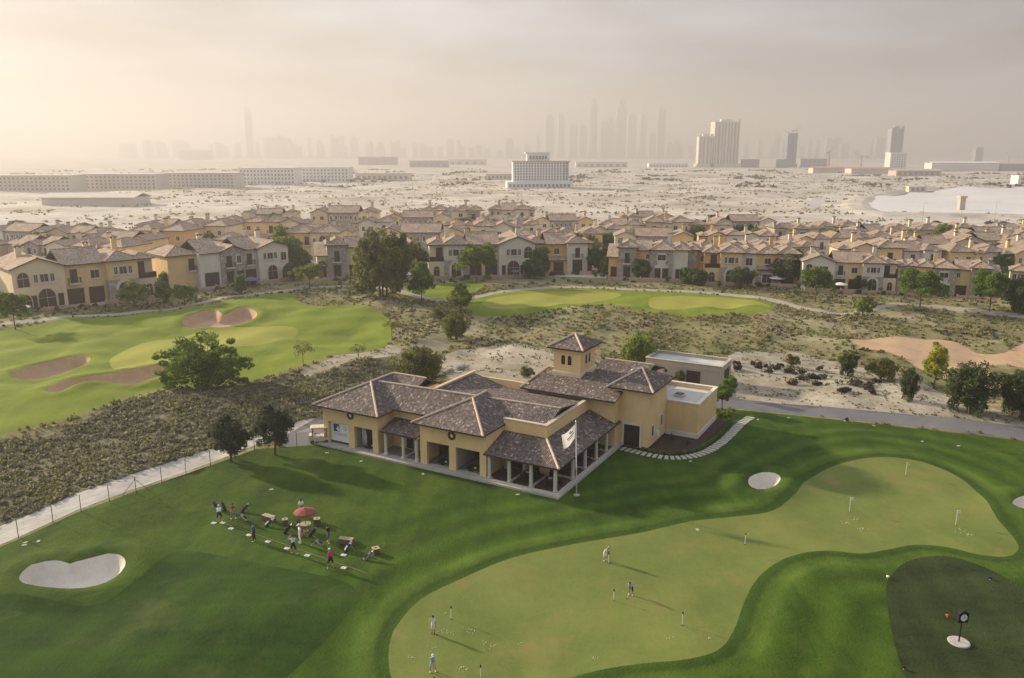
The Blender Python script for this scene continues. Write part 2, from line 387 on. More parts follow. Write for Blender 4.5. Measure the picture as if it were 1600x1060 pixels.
sandy('soil_desert', [(.36, (.24, .21, .17)), (.45, (.38, .345, .29)), (.53, (.52, .48, .415)), (.64, (.66, .62, .55))], (.012, .06, .5), .5)
sandy('sand_white', [(.35, (.52, .48, .41)), (.65, (.68, .64, .56))], (.3, 1.5, 6.0), .25)
sandy('sand_red', [(.35, (.38, .255, .155)), (.65, (.52, .375, .245))], (.2, 1.2, 5.0), .3)
sandy('paving_pale', [(.35, (.36, .345, .31)), (.65, (.52, .50, .46))], (.3, 1.2, 6.0), .2)
sandy('asphalt', [(.35, (.125, .125, .135)), (.65, (.19, .19, .20))], (.15, .8, 8.0), .2)
sandy('path_far', [(.35, (.30, .275, .235)), (.65, (.40, .37, .32))], (.2, .8, 6.0), .2)
sandy('basin_white', [(.35, (.55, .54, .53)), (.65, (.66, .65, .645))], (.01, .06, .4), .1)
sandy('far_road', [(.35, (.44, .42, .39)), (.65, (.52, .50, .47))], (.02, .2, 1.0), .1)

# ------------------------------------------------------------ plan of the ground, surveyed from the photograph
def smooth_closed(p, step):
    p = [np.array(q[:2]) for q in p]; n = len(p); out = []
    for i in range(n):
        a, b, c, d = p[i-1], p[i], p[(i+1) % n], p[(i+2) % n]
        k = max(1, int(np.linalg.norm(c - b) / step))
        for j in range(k):
            t = j / k; out.append(.5 * ((2*b) + (-a + c)*t + (2*a - 5*b + 4*c - d)*t*t + (-a + 3*b - 3*c + d)*t**3))
    return np.array(out)
def smooth_open(p, step):
    p = [np.array(q[:2], float) for q in p]; p = [2*p[0] - p[1]] + p + [2*p[-1] - p[-2]]; out = []
    for i in range(1, len(p) - 2):
        a, b, c, d = p[i-1], p[i], p[i+1], p[i+2]
        k = max(1, int(np.linalg.norm(c - b) / step))
        for j in range(k):
            t = j / k; out.append(.5 * ((2*b) + (-a + c)*t + (2*a - 5*b + 4*c - d)*t*t + (-a + 3*b - 3*c + d)*t**3))
    out.append(p[-2]); return np.array(out)
def surv(pts, step=1.0, smooth=True):
    w = [un0(*p) for p in pts]
    return smooth_closed(w, step) if smooth else np.array([(q.x, q.y) for q in w])
def ribbon(pts, width, step=2.0):
    c = smooth_open([un0(*p) for p in pts], step)
    t = np.gradient(c, axis=0); t /= np.linalg.norm(t, axis=1)[:, None] + 1e-9
    n = np.stack([-t[:, 1], t[:, 0]], 1) * width / 2
    return np.concatenate([c + n, (c - n)[::-1]])

green_poly = surv([(610,1000),(625,970),(660,935),(720,905),(800,872),(900,850),(1000,833),(1080,815),(1150,808),(1205,800),(1240,778),(1262,752),(1300,730),(1350,718),(1400,716),(1450,724),(1500,745),(1532,775),(1560,815),(1585,845),(1590,862),(1572,872),(1530,868),(1480,855),(1430,850),(1390,857),(1345,865),(1300,861),(1260,864),(1220,876),(1185,902),(1163,940),(1147,985),(1122,1018),(1070,1034),(1000,1040),(930,1050),(880,1064),(850,1090),(790,1125),(700,1135),(640,1105),(610,1050)], .5)
REG = []   # (object name, material, polygon) - later ones lie on top
def reg(name, mat, poly): REG.append((name, mat, poly))
reg('scrubland', 'soil_rough', surv([(-600,470),(-600,900),(300,900),(1100,700),(1900,730),(2100,640),(2100,470),(1600,455),(1100,440),(800,430),(560,425),(300,445),(0,462)], 3))
reg('scrub_bank', 'soil_scrub', surv([(-400,640),(-400,1000),(0,850),(210,765),(330,715),(440,690),(510,680),(560,630),(640,590),(700,545),(690,520),(600,555),(430,590),(320,610),(180,645),(0,690)], 1.5))
reg('sand_patch', 'soil_pale', surv([(1120,590),(1150,552),(1240,550),(1330,568),(1430,585),(1500,620),(1620,660),(1700,680),(1600,672),(1450,652),(1300,640),(1180,632)], 1))
reg('sand_patch', 'soil_pale', surv([(690,560),(740,545),(810,540),(860,548),(875,575),(840,600),(760,600),(700,590)], 1))
reg('sand_patch', 'soil_pale', surv([(560,545),(600,535),(625,540),(615,556),(560,572),(490,590),(470,585),(520,568)], 1))
reg('lawn', 'grass_lawn', np.concatenate([surv([(-700,1130),(-300,978),(-60,880),(30,845),(120,805),(210,771),(330,727),(400,703),(445,700),(507,695),(560,660),(800,630),(1100,636),(1150,641),(1300,655),(1450,672),(1600,691),(1800,720),(2300,800),(2600,1400)], 1, False), np.array([[60, 8.], [-60, 8.]])]))
reg('range_turf', 'grass_range', surv([(-200,960),(0,935),(140,945),(215,905),(270,858),(336,864),(430,888),(530,910),(555,925),(552,945),(530,978),(490,1020),(440,1065),(370,1140),(-200,1250)], .6))
reg('putting_green', 'grass_green', green_poly)
reg('tee_turf', 'grass_tee', surv([(1384,930),(1390,905),(1410,881),(1440,870),(1480,869),(1530,884),(1570,903),(1620,930),(1740,1000),(1800,1150),(1460,1180),(1420,1075),(1395,1000)], .5))
B_WHITE = [surv([(32,905),(50,890),(85,882),(110,884),(140,876),(170,868),(190,870),(196,882),(180,902),(150,916),(110,922),(60,920),(35,915)], .4),
           surv([(1169,762),(1172,752),(1190,745),(1210,746),(1219,753),(1212,764),(1195,771),(1178,770)], .3),
           surv([(1582,792),(1588,782),(1610,776),(1640,778),(1650,792),(1630,803),(1600,800)], .3)]
B_RED = [surv([(20,588),(40,575),(80,565),(120,560),(141,563),(130,572),(100,584),(60,596),(30,597)], .5),
         surv([(75,622),(100,605),(140,595),(190,586),(240,579),(274,578),(268,588),(235,598),(210,608),(170,606),(130,612),(95,628),(78,628)], .5),
         surv([(286,503),(305,492),(335,487),(350,493),(375,484),(395,486),(401,495),(380,505),(350,512),(315,513),(290,510)], .5)]
reg('fairway', 'grass_fairway', surv([(-300,560),(-100,527),(0,514),(140,499),(300,479),(400,465),(452,458),(470,470),(520,478),(565,478),(600,492),(614,512),(606,535),(570,553),(500,570),(430,585),(330,602),(240,622),(130,655),(0,686),(-150,735),(-400,820)], 1))
reg('fairway_green', 'grass_far_green', surv([(172,572),(182,555),(230,535),(330,516),(430,508),(464,512),(455,524),(410,540),(360,548),(310,562),(230,580),(185,582)], .7))
for b in B_RED: reg('sand_bunker', 'sand_red', b)
for b in B_WHITE: reg('sand_bunker', 'sand_white', b)
reg('fairway', 'grass_fairway', surv([(725,482),(740,468),(800,456),(900,451),(1000,455),(1100,459),(1180,466),(1213,479),(1190,490),(1080,491),(1000,486),(955,475),(900,479),(850,490),(785,496),(738,493)], 1))
reg('fairway_green', 'grass_far_green', surv([(752,477),(775,465),(830,458),(900,455),(955,457),(970,462),(940,468),(890,473),(850,481),(790,486),(760,483)], .8))
reg('fairway_green', 'grass_far_green', surv([(1013,472),(1030,464),(1080,462),(1150,465),(1195,473),(1200,480),(1150,483),(1070,482),(1025,480)], .8))
reg('garden_lawn', 'grass_fairway', surv([(622,462),(640,450),(690,444),(745,441),(758,448),(735,458),(700,466),(660,468)], 1))
reg('waste_bunker', 'sand_red', surv([(1328,540),(1345,532),(1400,528),(1460,530),(1500,535),(1530,548),(1570,550),(1610,538),(1680,534),(1720,560),(1640,580),(1560,570),(1540,580),(1600,600),(1580,606),(1500,592),(1450,578),(1380,556),(1340,550)], 1))
reg('cart_path', 'path_far', ribbon([(-260,560),(-100,528),(0,510),(140,495),(300,474),(445,454),(545,447),(610,452),(640,460),(690,470),(730,466),(800,454),(900,449),(1000,453),(1100,457),(1200,467),(1260,482),(1330,489),(1380,480),(1440,477),(1520,485),(1620,497),(1750,510)], 2.6))
reg('paved_path', 'paving_pale', surv([(-700,1120),(-300,968),(-60,872),(0,853),(30,841),(120,801),(210,767),(330,723),(395,699),(440,686),(500,668),(505,656),(470,664),(420,680),(330,703),(210,745),(120,775),(30,812),(0,822),(-60,846),(-300,925),(-700,1060)], 1, False))
reg('service_yard', 'asphalt', surv([(438,699),(507,696),(540,670),(520,650),(500,655),(470,672),(440,686)], 1, False))
reg('service_road', 'asphalt', surv([(1100,636),(1150,640),(1300,653),(1450,670),(1600,689),(1800,718),(2000,750),(2000,722),(1800,695),(1600,668),(1450,652),(1300,637),(1215,630),(1150,622),(1150,592),(1110,592),(1085,600)], 1, False))
# far ground
reg('evaporation_basin', 'basin_white', surv([(1345,322),(1370,308),(1450,299),(1560,294),(1750,290),(1900,300),(1900,345),(1600,335),(1450,332),(1370,330)], 8))
reg('desert_road', 'far_road', ribbon([(-400,372),(0,346),(230,326),(400,316),(540,302),(640,285),(730,264),(800,256)], 11, 12))
reg('desert_road', 'far_road', ribbon([(1180,346),(1400,343),(1600,349),(1900,358)], 9, 10))
reg('desert_track', 'far_road', ribbon([(700,322),(800,316),(900,318),(980,330)], 4, 10))
reg('desert_track', 'far_road', ribbon([(940,300),(1050,290),(1180,284),(1300,280),(1420,283)], 6, 14))
reg('desert_track', 'far_road', ribbon([(540,302),(640,306),(760,300),(900,298)], 5, 12))
reg('desert_track', 'far_road', ribbon([(1010,322),(1080,308),(1170,300),(1250,305)], 5, 12))
reg('desert_track', 'far_road', ribbon([(100,300),(300,290),(520,292)], 6, 14))
reg('desert_road', 'far_road', ribbon([(1270,322),(1300,306),(1400,293),(1600,284),(1900,276)], 9, 14))

def sdf(P, poly):
    """signed distance, negative inside"""
    A = poly; B = np.roll(poly, -1, 0); d2 = np.full(len(P), 1e18); ins = np.zeros(len(P), bool)
    for a, b in zip(A, B):
        ab = b - a; L = ab @ ab + 1e-12
        t = np.clip(((P - a) @ ab) / L, 0, 1); q = a + t[:, None] * ab
        d2 = np.minimum(d2, ((P - q) ** 2).sum(1))
        c = ((a[1] > P[:, 1]) != (b[1] > P[:, 1]))
        if c.any(): ins ^= c & (P[:, 0] < ab[0] * (P[:, 1] - a[1]) / (ab[1] if abs(ab[1]) > 1e-12 else 1e-12) + a[0])
    d = np.sqrt(d2); return np.where(ins, -d, d)
def sst(x, a, b):
    t = np.clip((x - a) / (b - a), 0, 1); return t * t * (3 - 2 * t)
def vnoise(x, y, s, seed=0):
    """smooth value noise from sines"""
    r = np.random.default_rng(seed); out = 0
    for k in range(6):
        a = r.uniform(0, 6.283); f = r.uniform(.6, 1.6) / s; p = r.uniform(0, 6.283)
        out = out + np.sin((x * math.cos(a) + y * math.sin(a)) * f * 6.283 + p)
    return out / 2.5
CLUB = un0(871, 774); CLUB.z = 0; CLUB_RZ = R(-29)
club_c = np.array([CLUB.x - 9 , CLUB.y + 17])
BUNK = [(b, .9) for b in B_WHITE] + [(b, 1.5) for b in B_RED]
def height(P):
    P = np.asarray(P, float).reshape(-1, 2); x, y = P[:, 0], P[:, 1]
    dc = np.hypot(x - club_c[0], y - club_c[1])
    near = 1 - sst(y, 92, 108)
    h = .22 * vnoise(x, y, 26, 1) * near * sst(dc, 24, 40)
    dg = sdf(P, green_poly[::3])
    h *= .35 + .65 * sst(dg, -4, 8)
    rough = sst(y, 92, 112) * (1 - sst(y, 175, 196)) * sst(dc, 26, 38)
    h += rough * (.45 * vnoise(x, y, 34, 2) + .22 * vnoise(x, y, 9, 3))
    bank = np.exp(-((y - (100 - .14 * (x + 30))) / 9.0) ** 2) * (1 - sst(x, -34, -18))
    h += 1.3 * bank
    h += sst(y, 480, 560) * (1.1 * vnoise(x, y, 130, 4) + .6 * vnoise(x, y, 40, 5)) * (1 - sst(y, 1500, 2500))
    for poly, dep in BUNK:
        m = np.hypot(x - poly[:, 0].mean(), y - poly[:, 1].mean()) < 35
        if m.any():
            d = sdf(P[m], poly[::2])
            h[m] += -dep * sst(-d, -.1, 1.1) + .5 * np.exp(-((d - 1.0) / 1.5) ** 2) * (d > -.4)
    return h
def hz(x, y): return float(height([(x, y)])[0])
def gp_(px, py):
    """ground point seen at a photo position"""
    z = 0.0
    for _ in range(4):
        p = un0(px, py, z); z = hz(p.x, p.y)
    p.z = hz(p.x, p.y); return p

# one shared triangulation; every region becomes its own seamless mesh
def grid(x0, x1, y0, y1, s):
    X, Y = np.meshgrid(np.arange(x0, x1, s), np.arange(y0, y1, s)); Y = Y + 0.0
    X = X + (np.arange(X.shape[0]) % 2)[:, None] * s / 2
    P = np.stack([X.ravel(), Y.ravel()], 1); return P + rng.uniform(-.15, .15, P.shape) * s
pts = [grid(-75, 75, 25, 112, 1.25), grid(-160, 160, 112, 200, 2.4), grid(-260, 260, 200, 480, 11), grid(-900, 900, 480, 1500, 36), grid(-5000, 5000, 1500, 9500, 500), grid(-5000, -900, 480, 1500, 300), grid(900, 5000, 480, 1500, 300), grid(-900, -260, 0, 480, 60), grid(260, 900, 0, 480, 60), grid(-260, -76, 20, 112, 9), grid(76, 260, 20, 112, 9)]
for b in B_WHITE + B_RED:                # extra points so that bunker faces and lips are modelled
    tt = np.roll(b, -1, 0) - np.roll(b, 1, 0); tt /= np.linalg.norm(tt, axis=1)[:, None] + 1e-9; nn = np.stack([-tt[:, 1], tt[:, 0]], 1)
    if sdf((b + nn * .3), b).mean() > 0: nn = -nn
    for dd in (.35, .75, 1.2, -.5, -1.1, -2.0):
        q = b + nn * dd; pts.append(q[np.abs(sdf(q, b)) > abs(dd) * .8][::2])
base_pts = np.concatenate(pts)
co = [tuple(p) for p in base_pts]; edges = []
hull = [(-16000, -400), (16000, -400), (16000, 26000), (-16000, 26000)]
b0 = len(co); co += hull; edges += [(b0 + i, b0 + (i + 1) % 4) for i in range(4)]
for _, _, poly in REG:
    b0 = len(co); n = len(poly); co += [tuple(p) for p in poly]; edges += [(b0 + i, b0 + (i + 1) % n) for i in range(n)]
vo_, ed_, fa_, _, _, _ = geometry.delaunay_2d_cdt([Vector(c) for c in co], edges, [], 0, 1e-3, False)
V2 = np.array([(v.x, v.y) for v in vo_]); T3 = np.array([f for f in fa_ if len(f) == 3])
e1 = V2[T3[:, 1]] - V2[T3[:, 0]]; e2 = V2[T3[:, 2]] - V2[T3[:, 0]]
flip = (e1[:, 0] * e2[:, 1] - e1[:, 1] * e2[:, 0]) < 0
T3[flip] = T3[flip][:, ::-1]
Z = height(V2); DG = sdf(V2, green_poly[::2])
cen = V2[T3].mean(1); own = np.full(len(T3), -1)
def inside(P, poly):
    A = poly; B = np.roll(poly, -1, 0); ins = np.zeros(len(P), bool)
    for a, b in zip(A, B):
        c = ((a[1] > P[:, 1]) != (b[1] > P[:, 1]))
        ins ^= c & (P[:, 0] < (b[0] - a[0]) * (P[:, 1] - a[1]) / ((b[1] - a[1]) if abs(b[1] - a[1]) > 1e-12 else 1e-12) + a[0])
    return ins
for i, (_, _, poly) in enumerate(REG): own[inside(cen, poly)] = i
for i in range(-1, len(REG)):
    sel = T3[own == i]
    if not len(sel): continue
    ids, inv = np.unique(sel.ravel(), return_inverse=True)
    name, mat = ('desert_ground', 'soil_desert') if i < 0 else REG[i][:2]
    me = bpy.data.meshes.new(name)
    me.from_pydata(np.column_stack([V2[ids], Z[ids]]).tolist(), [], inv.reshape(-1, 3).tolist())
    me.materials.append(M[mat]); me.polygons.foreach_set('use_smooth', [True] * len(sel))
    a = me.attributes.new('dgreen', 'FLOAT', 'POINT'); a.data.foreach_set('value', DG[ids].astype(np.float32))
    tag(link(name, me), kind='structure')
def region_of(P):
    P = np.asarray(P, float).reshape(-1, 2); r = np.full(len(P), -1)
    for i, (_, _, poly) in enumerate(REG): r[inside(P, poly)] = i
    return r
RNAME = [r[0] for r in REG] + ['desert_ground']

# ------------------------------------------------------------ haze in the air
hb = MB().box(-15800, 15800, -380, 25800, -6, 410)
ho = hb.build('haze', [], None) if False else None
me = bpy.data.meshes.new('haze'); me.from_pydata(hb.v, [], hb.f)
hm = bpy.data.materials.new('haze_air'); hm.use_nodes = True; hn = hm.node_tree.nodes; hn.clear()
hv = hn.new('ShaderNodeVolumePrincipled'); hv.inputs['Color'].default_value = (.52, .515, .53, 1); hv.inputs['Density'].default_value = HAZE_DENSITY; hv.inputs['Anisotropy'].default_value = HAZE_G
hout = hn.new('ShaderNodeOutputMaterial'); hm.node_tree.links.new(hv.outputs[0], hout.inputs['Volume'])
me.materials.append(hm); tag(link('haze', me), 'pale warm haze filling the air over the plain', 'haze', kind='stuff')
# ------------------------------------------------------------ clubhouse (local x = -a along the front, y = b to the back)
def shell(faces, t=.18):
    """roof slopes (tile on top) with underside and fascia round the open border"""
    mb = MB(); key = {}; 
    def vid(p):
        k = tuple(round(c, 3) for c in p)
        if k not in key: key[k] = len(mb.v); mb.v.append(k)
        return key[k]
    F = []
    for f in faces:
        n = (Vector(f[1]) - Vector(f[0])).cross(Vector(f[2]) - Vector(f[0]))
        F.append([vid(p) for p in (f if n.z > 0 else list(reversed(f)))])
    nv = len(mb.v); mb.v += [(x, y, z - t) for x, y, z in mb.v[:nv]]
    cnt = {}
    for f in F:
        mb.f.append(tuple(f)); mb.m.append(0); mb.f.append(tuple(i + nv for i in reversed(f))); mb.m.append(1)
        for i in range(len(f)): cnt[(f[i], f[(i+1) % len(f)])] = 1
    for (a, b) in cnt:
        if (b, a) not in cnt: mb.f.append((b, a, a + nv, b + nv)); mb.m.append(1)
    return mb
def caps(roof, lines, mat='ridge_cap', r=.13):
    for p, q in lines:
        p, q = Vector(p), Vector(q); d = (q - p); k = MB()
        k.tube([p + Vector((0, 0, .02)), p + d * .5 + Vector((0, 0, .03)), q + Vector((0, 0, .02))], r, 7); k.build('ridge_cap', mat, roof)
def hip_faces(x0, x1, y0, y1, z, apexes, zr):
    """apexes: two points (x,y) of the ridge (may coincide)"""
    (ax, ay), (bx, by) = apexes; A, B = (ax, ay, zr), (bx, by, zr)
    c = [(x0, y0, z), (x1, y0, z), (x1, y1, z), (x0, y1, z)]
    if (ax, ay) == (bx, by):
        return [[c[0], c[1], A], [c[1], c[2], A], [c[2], c[3], A], [c[3], c[0], A]], [(c[i], A) for i in range(4)]
    if abs(by - ay) >= abs(bx - ax):
        return [[c[0], c[1], A], [c[1], c[2], B, A], [c[2], c[3], B], [c[3], c[0], A, B]], [(c[0], A), (c[1], A), (c[2], B), (c[3], B), (A, B)]
    return [[c[3], c[0], A], [c[0], c[1], B, A], [c[1], c[2], B], [c[2], c[3], A, B]], [(c[0], A), (c[3], A), (c[1], B), (c[2], B), (A, B)]

club = empty('clubhouse', CLUB, CLUB_RZ)
tag(club, 'ochre clubhouse with dark tiled hip roofs, belvedere tower and columned terrace on the lawn', 'clubhouse')
def P(a, b, z): return (-a, b, z)
def roof(faces, lines=(), name='roof'):
    o = shell([[P(*q) for q in f] for f in faces]).build(name, ['roof_club', 'fascia'], club, uv=True)
    caps(o, [(P(*p), P(*q)) for p, q in lines]); return o
def wall(a0, a1, b0, b1, z0, z1, mat='wall_ochre', name='wall', parent=None):
    return MB().box(-max(a0, a1), -min(a0, a1), min(b0, b1), max(b0, b1), z0, z1).build(name, mat, parent or club)
def front_wall(a0, a1, b, z0, z1, ops, th=.4):
    """front wall with door-high openings [(a_left, a_right, top)]: piers and lintels in one mesh"""
    mb = MB(); x = -a0
    for (ol, orr, zt) in ops:
        mb.box(x, -ol, b, b + th, z0, z1); mb.box(-ol, -orr, b, b + th, zt, z1); x = -orr
    mb.box(x, -a1, b, b + th, z0, z1); return mb.build('wall', 'wall_ochre', club)
# slab
s = MB(); s.prism([(-30.6, -.9), (.55, -.9), (.55, 16.3), (3.2, 16.3), (3.2, 16.0), (3.2, 22.4), (-3, 22.4), (-30.6, 12.5)], -.3, .2)
s.build('terrace_slab', 'concrete', club)
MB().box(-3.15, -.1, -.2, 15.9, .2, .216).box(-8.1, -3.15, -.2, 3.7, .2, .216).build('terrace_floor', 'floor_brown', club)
MB().box(-30, -8.6, .45, 4.2, .2, .216).build('bay_floor', 'floor_grey', club)
for (a, b0, b1) in ((5.4, -.1, 3.65), (2.9, -.1, 3.65), (18.9, .3, 2.7)): MB().box(-a - .13, -a + .13, b0, b1, .216, .34).build('floor_kerb', 'column_stone', club)
for b in (4.0, 7.1, 10.1, 13.0): MB().box(-3.1, .0, b - .13, b + .13, .216, .34).build('floor_kerb', 'column_stone', club)
MB().box(-8.1, .3, -.55, -.25, .2, .34).build('floor_kerb', 'column_stone', club)
MB().box(.0, .3, -.25, 15.9, .2, .34).build('floor_kerb', 'column_stone', club)
# pavilion 1 (left)
front_wall(30.2, 22.3, 0, .2, 4.85, [(29.45, 26.5, 2.85), (25.65, 23.05, 2.85)])
wall(30.2, 29.8, .4, 12.3, .2, 4.85); wall(22.7, 22.3, .4, 3.0, .2, 4.85); wall(30.2, 18.6, 11.9, 12.3, .2, 4.85)
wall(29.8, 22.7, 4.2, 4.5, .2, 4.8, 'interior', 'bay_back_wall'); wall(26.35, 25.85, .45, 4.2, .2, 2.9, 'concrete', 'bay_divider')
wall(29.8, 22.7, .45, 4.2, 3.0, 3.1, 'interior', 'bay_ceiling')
f, l = hip_faces(-31.0, -21.5, -.9, 12.9, 4.85, ((-26.2, 3.95), (-26.2, 8.2)), 7.05)
o = shell(f).build('roof', ['roof_club', 'fascia'], club, uv=True); caps(o, [l[0], l[1], l[4], l[3]])
roof([[(26.1, 8.2, 7.06), (21.3, 8.2, 7.06), (21.3, 5.7, 6.1), (26.1, 5.7, 6.1)], [(26.1, 8.2, 7.06), (21.3, 8.2, 7.06), (21.3, 11.4, 5.7), (26.1, 11.4, 5.7)]], [((26.1, 8.2, 7.06), (21.3, 8.2, 7.06))])
wall(22, 21.5, 6.3, 11.2, 4.0, 5.75)
# recess between the pavilions
wall(22.3, 16.5, 2.8, 3.1, .2, 4.95)
roof([[(21.9, 2.78, 3.75), (16.9, 2.78, 3.75), (16.9, -.15, 3.0), (21.9, -.15, 3.0)]], name='porch_roof')
def column(a, b, z0=.2, z1=2.95, r=.19):
    mb = MB(); mb.box(-a - .27, -a + .27, b - .27, b + .27, z0, z0 + .14)
    mb.lathe([(r*1.3, z0 + .14), (r*1.25, z0 + .24), (r, z0 + .32), (r*1.03, (z0+z1)/2), (r*.88, z1 - .3), (r*1.25, z1 - .2), (r*1.3, z1 - .12)], 12, -a, b)
    mb.box(-a - .26, -a + .26, b - .26, b + .26, z1 - .12, z1); return mb.build('column', 'column_stone', club)
for a in (21.3, 18.9, 17.1): column(a, .15)
column(18.9, 2.4); MB().box(-21.9, -16.9, .0, .3, 2.82, 2.96).build('porch_beam', 'fascia', club)
wall(20.4, 19.4, 2.76, 2.79, .3, 2.4, 'glass_dark', 'door'); wall(18.3, 17.2, 2.76, 2.79, .3, 2.6, 'glass_dark', 'door')
# pavilion 2
front_wall(16.5, 8.2, 0, .2, 5.0, [(15.65, 12.8, 2.85), (11.95, 9.0, 2.85)])
wall(16.5, 16.1, .4, 3.0, .2, 5.0); wall(8.6, 8.2, .4, 6.0, .2, 5.0)
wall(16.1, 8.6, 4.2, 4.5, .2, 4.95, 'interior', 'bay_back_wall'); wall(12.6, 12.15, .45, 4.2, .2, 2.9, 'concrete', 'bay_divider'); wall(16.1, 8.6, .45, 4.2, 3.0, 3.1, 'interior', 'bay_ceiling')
roof([[(17.0, -.9, 5.02), (8.0, -.9, 5.02), (12.5, 4.4, 7.0)], [(8.0, -.9, 5.02), (8.0, 5.6, 5.02), (12.5, 7.4, 7.0), (12.5, 4.4, 7.0)], [(17.0, -.9, 5.02), (17.0, 5.6, 5.02), (12.5, 7.4, 7.0), (12.5, 4.4, 7.0)]],
     [((17.0, -.9, 5.02), (12.5, 4.4, 7.0)), ((8.0, -.9, 5.02), (12.5, 4.4, 7.0)), ((12.5, 4.4, 7.0), (12.5, 7.2, 7.0))])
# emblem rings on the pavilions
for a in (26.1, 12.4):
    mb = MB(); n = 20; ri, ro = .20, .48
    for k in range(n):
        w0, w1 = 2*math.pi*k/n, 2*math.pi*(k+1)/n
        q = lambda r, w, y: (-a + r*math.cos(w), y, 4.05 + r*math.sin(w))
        mb.face([q(ri, w0, -.08), q(ro, w0, -.08), q(ro, w1, -.08), q(ri, w1, -.08)]); mb.face([q(ro, w0, -.08), q(ro, w0, .0), q(ro, w1, .0), q(ro, w1, -.08)]); mb.face([q(ri, w1, -.08), q(ri, w1, .0), q(ri, w0, .0), q(ri, w0, -.08)])
    e = mb.build('round_emblem', 'wood_dark', club)
    mb = MB(); mb.yprism([(-a + .2*math.cos(2*math.pi*k/12), 4.05 + .2*math.sin(2*math.pi*k/12)) for k in range(12)], -.03, .0); mb.build('emblem_disc', 'white_paint', e)
# long roof behind the pavilions
R0, Rm, R1 = (25.8, 5.0, 6.85), (12.6, 6.6, 6.5), (3.45, 7.8, 6.25)
rA, rB = (18.4, 5.9, 6.65), (18.4, 5.9, 6.65)
roof([[R0, (22.2, 1.9, 5.0), (16.5, 1.9, 5.0), Rm], [Rm, (8.2, 3.95, 5.05), (3.45, 3.95, 5.05), R1], [Rm, (16.5, 1.9, 5.0), (8.2, 3.95, 5.05)]], [(R0, Rm), (Rm, R1)])
roof([[rA, R1, (3.45, 14.2, 5.35), (13.5, 14.4, 5.35)], [rA, (18.4, 14.4, 6.6), (13.5, 14.4, 5.35)], [R0, rA, (18.4, 9.5, 5.4), (25.8, 9.5, 5.4)]])
wall(18.62, 18.38, 6.0, 14.6, .2, 6.78); wall(18.72, 18.28, 5.9, 14.7, 6.78, 6.9, 'ridge_cap', 'coping')
wall(18.6, 10.9, 14.4, 14.7, .2, 6.3); 
# parapet round the terrace block
front_wall(8.2, 3.1, 3.7, .2, 5.5, [(7.4, 5.9, 2.7), (5.2, 3.9, 2.7)], .3)
mb = MB()
for (y0, y1) in ((4.0, 4.6), (6.7, 7.4), (9.8, 10.4), (12.7, 13.3), (15.4, 16.2)): mb.box(-3.4, -3.1, y0, y1, .2, 2.8)
mb.box(-3.4, -3.1, 4.0, 16.2, 2.8, 5.5); mb.build('wall', 'wall_ochre', club)
for (y0, y1) in ((4.6, 6.7), (7.4, 9.8), (10.4, 12.7), (13.3, 15.4)):
    d = MB().box(-3.33, -3.27, y0, y1, .2, 2.8).build('glass_door', 'glass_dark', club)
    MB().box(-3.30, -3.22, (y0+y1)/2 - .04, (y0+y1)/2 + .04, .2, 2.8).box(-3.30, -3.22, y0, y1, 2.2, 2.28).build('door_frame', 'iron', d)
for (a0, a1) in ((7.4, 5.9), (5.2, 3.9)): wall(a0, a1, 3.86, 3.92, .2, 2.7, 'glass_dark', 'glass_door')
wall(8.25, 3.02, 3.62, 4.08, 5.5, 5.62, 'ridge_cap', 'coping'); wall(3.48, 3.02, 4.08, 16.1, 5.5, 5.62, 'ridge_cap', 'coping')
# lean-to terrace roof
TC, TE = (3.12, 3.68, 4.25), (-.35, -.5, 2.98)
roof([[(8.25, 3.68, 4.25), TC, TE, (8.25, -.5, 2.98)], [TC, (3.12, 15.95, 4.25), (-.35, 16.25, 2.98), TE]], [(TC, TE)], 'terrace_roof')
for a in (7.75, 5.4, 2.9, .2): column(a, -.1)
for b in (4.0, 7.1, 10.1, 13.0, 15.7): column(.2, b)
column(7.6, 3.3); column(5.4, 3.3)
MB().box(-8.1, .05, -.25, .05, 2.76, 2.9).box(-.35, -.05, .05, 16, 2.76, 2.9).build('terrace_beam', 'fascia', club)
# middle roof, tower, belvedere
wall(11.0, -.1, 14.7, 23.6, .2, 5.9); 
roof([[(11.6, 13.6, 5.95), (-.45, 13.6, 5.95), (-.45, 19, 7.35), (10.6, 19, 7.35)], [(10.6, 19, 7.35), (-.45, 19, 7.35), (-.45, 24.4, 5.95), (11.6, 24.4, 5.95)], [(11.6, 13.6, 5.95), (10.6, 19, 7.35), (11.6, 24.4, 5.95)]], [((11.6, 13.6, 5.95), (10.6, 19, 7.35)), ((10.6, 19, 7.35), (9.5, 19, 7.35))])
roof([[(5.5, 20.3, 6.7), (-1.0, 20.3, 6.7), (-1.0, 25.0, 7.65), (5.5, 25.0, 7.65)], [(5.5, 25.0, 7.65), (-1.0, 25.0, 7.65), (-1.0, 29.4, 6.3), (5.5, 29.4, 6.3)]], [((5.5, 25, 7.65), (-1, 25, 7.65))])
wall(5.2, -.8, 23.6, 29.0, .2, 6.4)
wall(.5, -3.6, 16.0, 22.4, .2, 7.1)
f, l = hip_faces(-1.25, 4.3, 15.3, 23.1, 7.1, ((1.5, 19.2), (1.5, 19.2)), 8.75)
o = shell(f).build('tower_roof', ['roof_club', 'fascia'], club, uv=True); caps(o, [l[0], l[1], l[3]])
d = MB().box(.75, 2.65, 15.95, 15.99, .2, 2.75).build('double_door', 'glass_dark', club)
MB().box(.5, .75, 15.9, 15.99, .2, 3.0).box(2.65, 2.9, 15.9, 15.99, .2, 3.0).box(.75, 2.65, 15.9, 15.99, 2.75, 3.0).build('door_surround', 'white_stone', d)
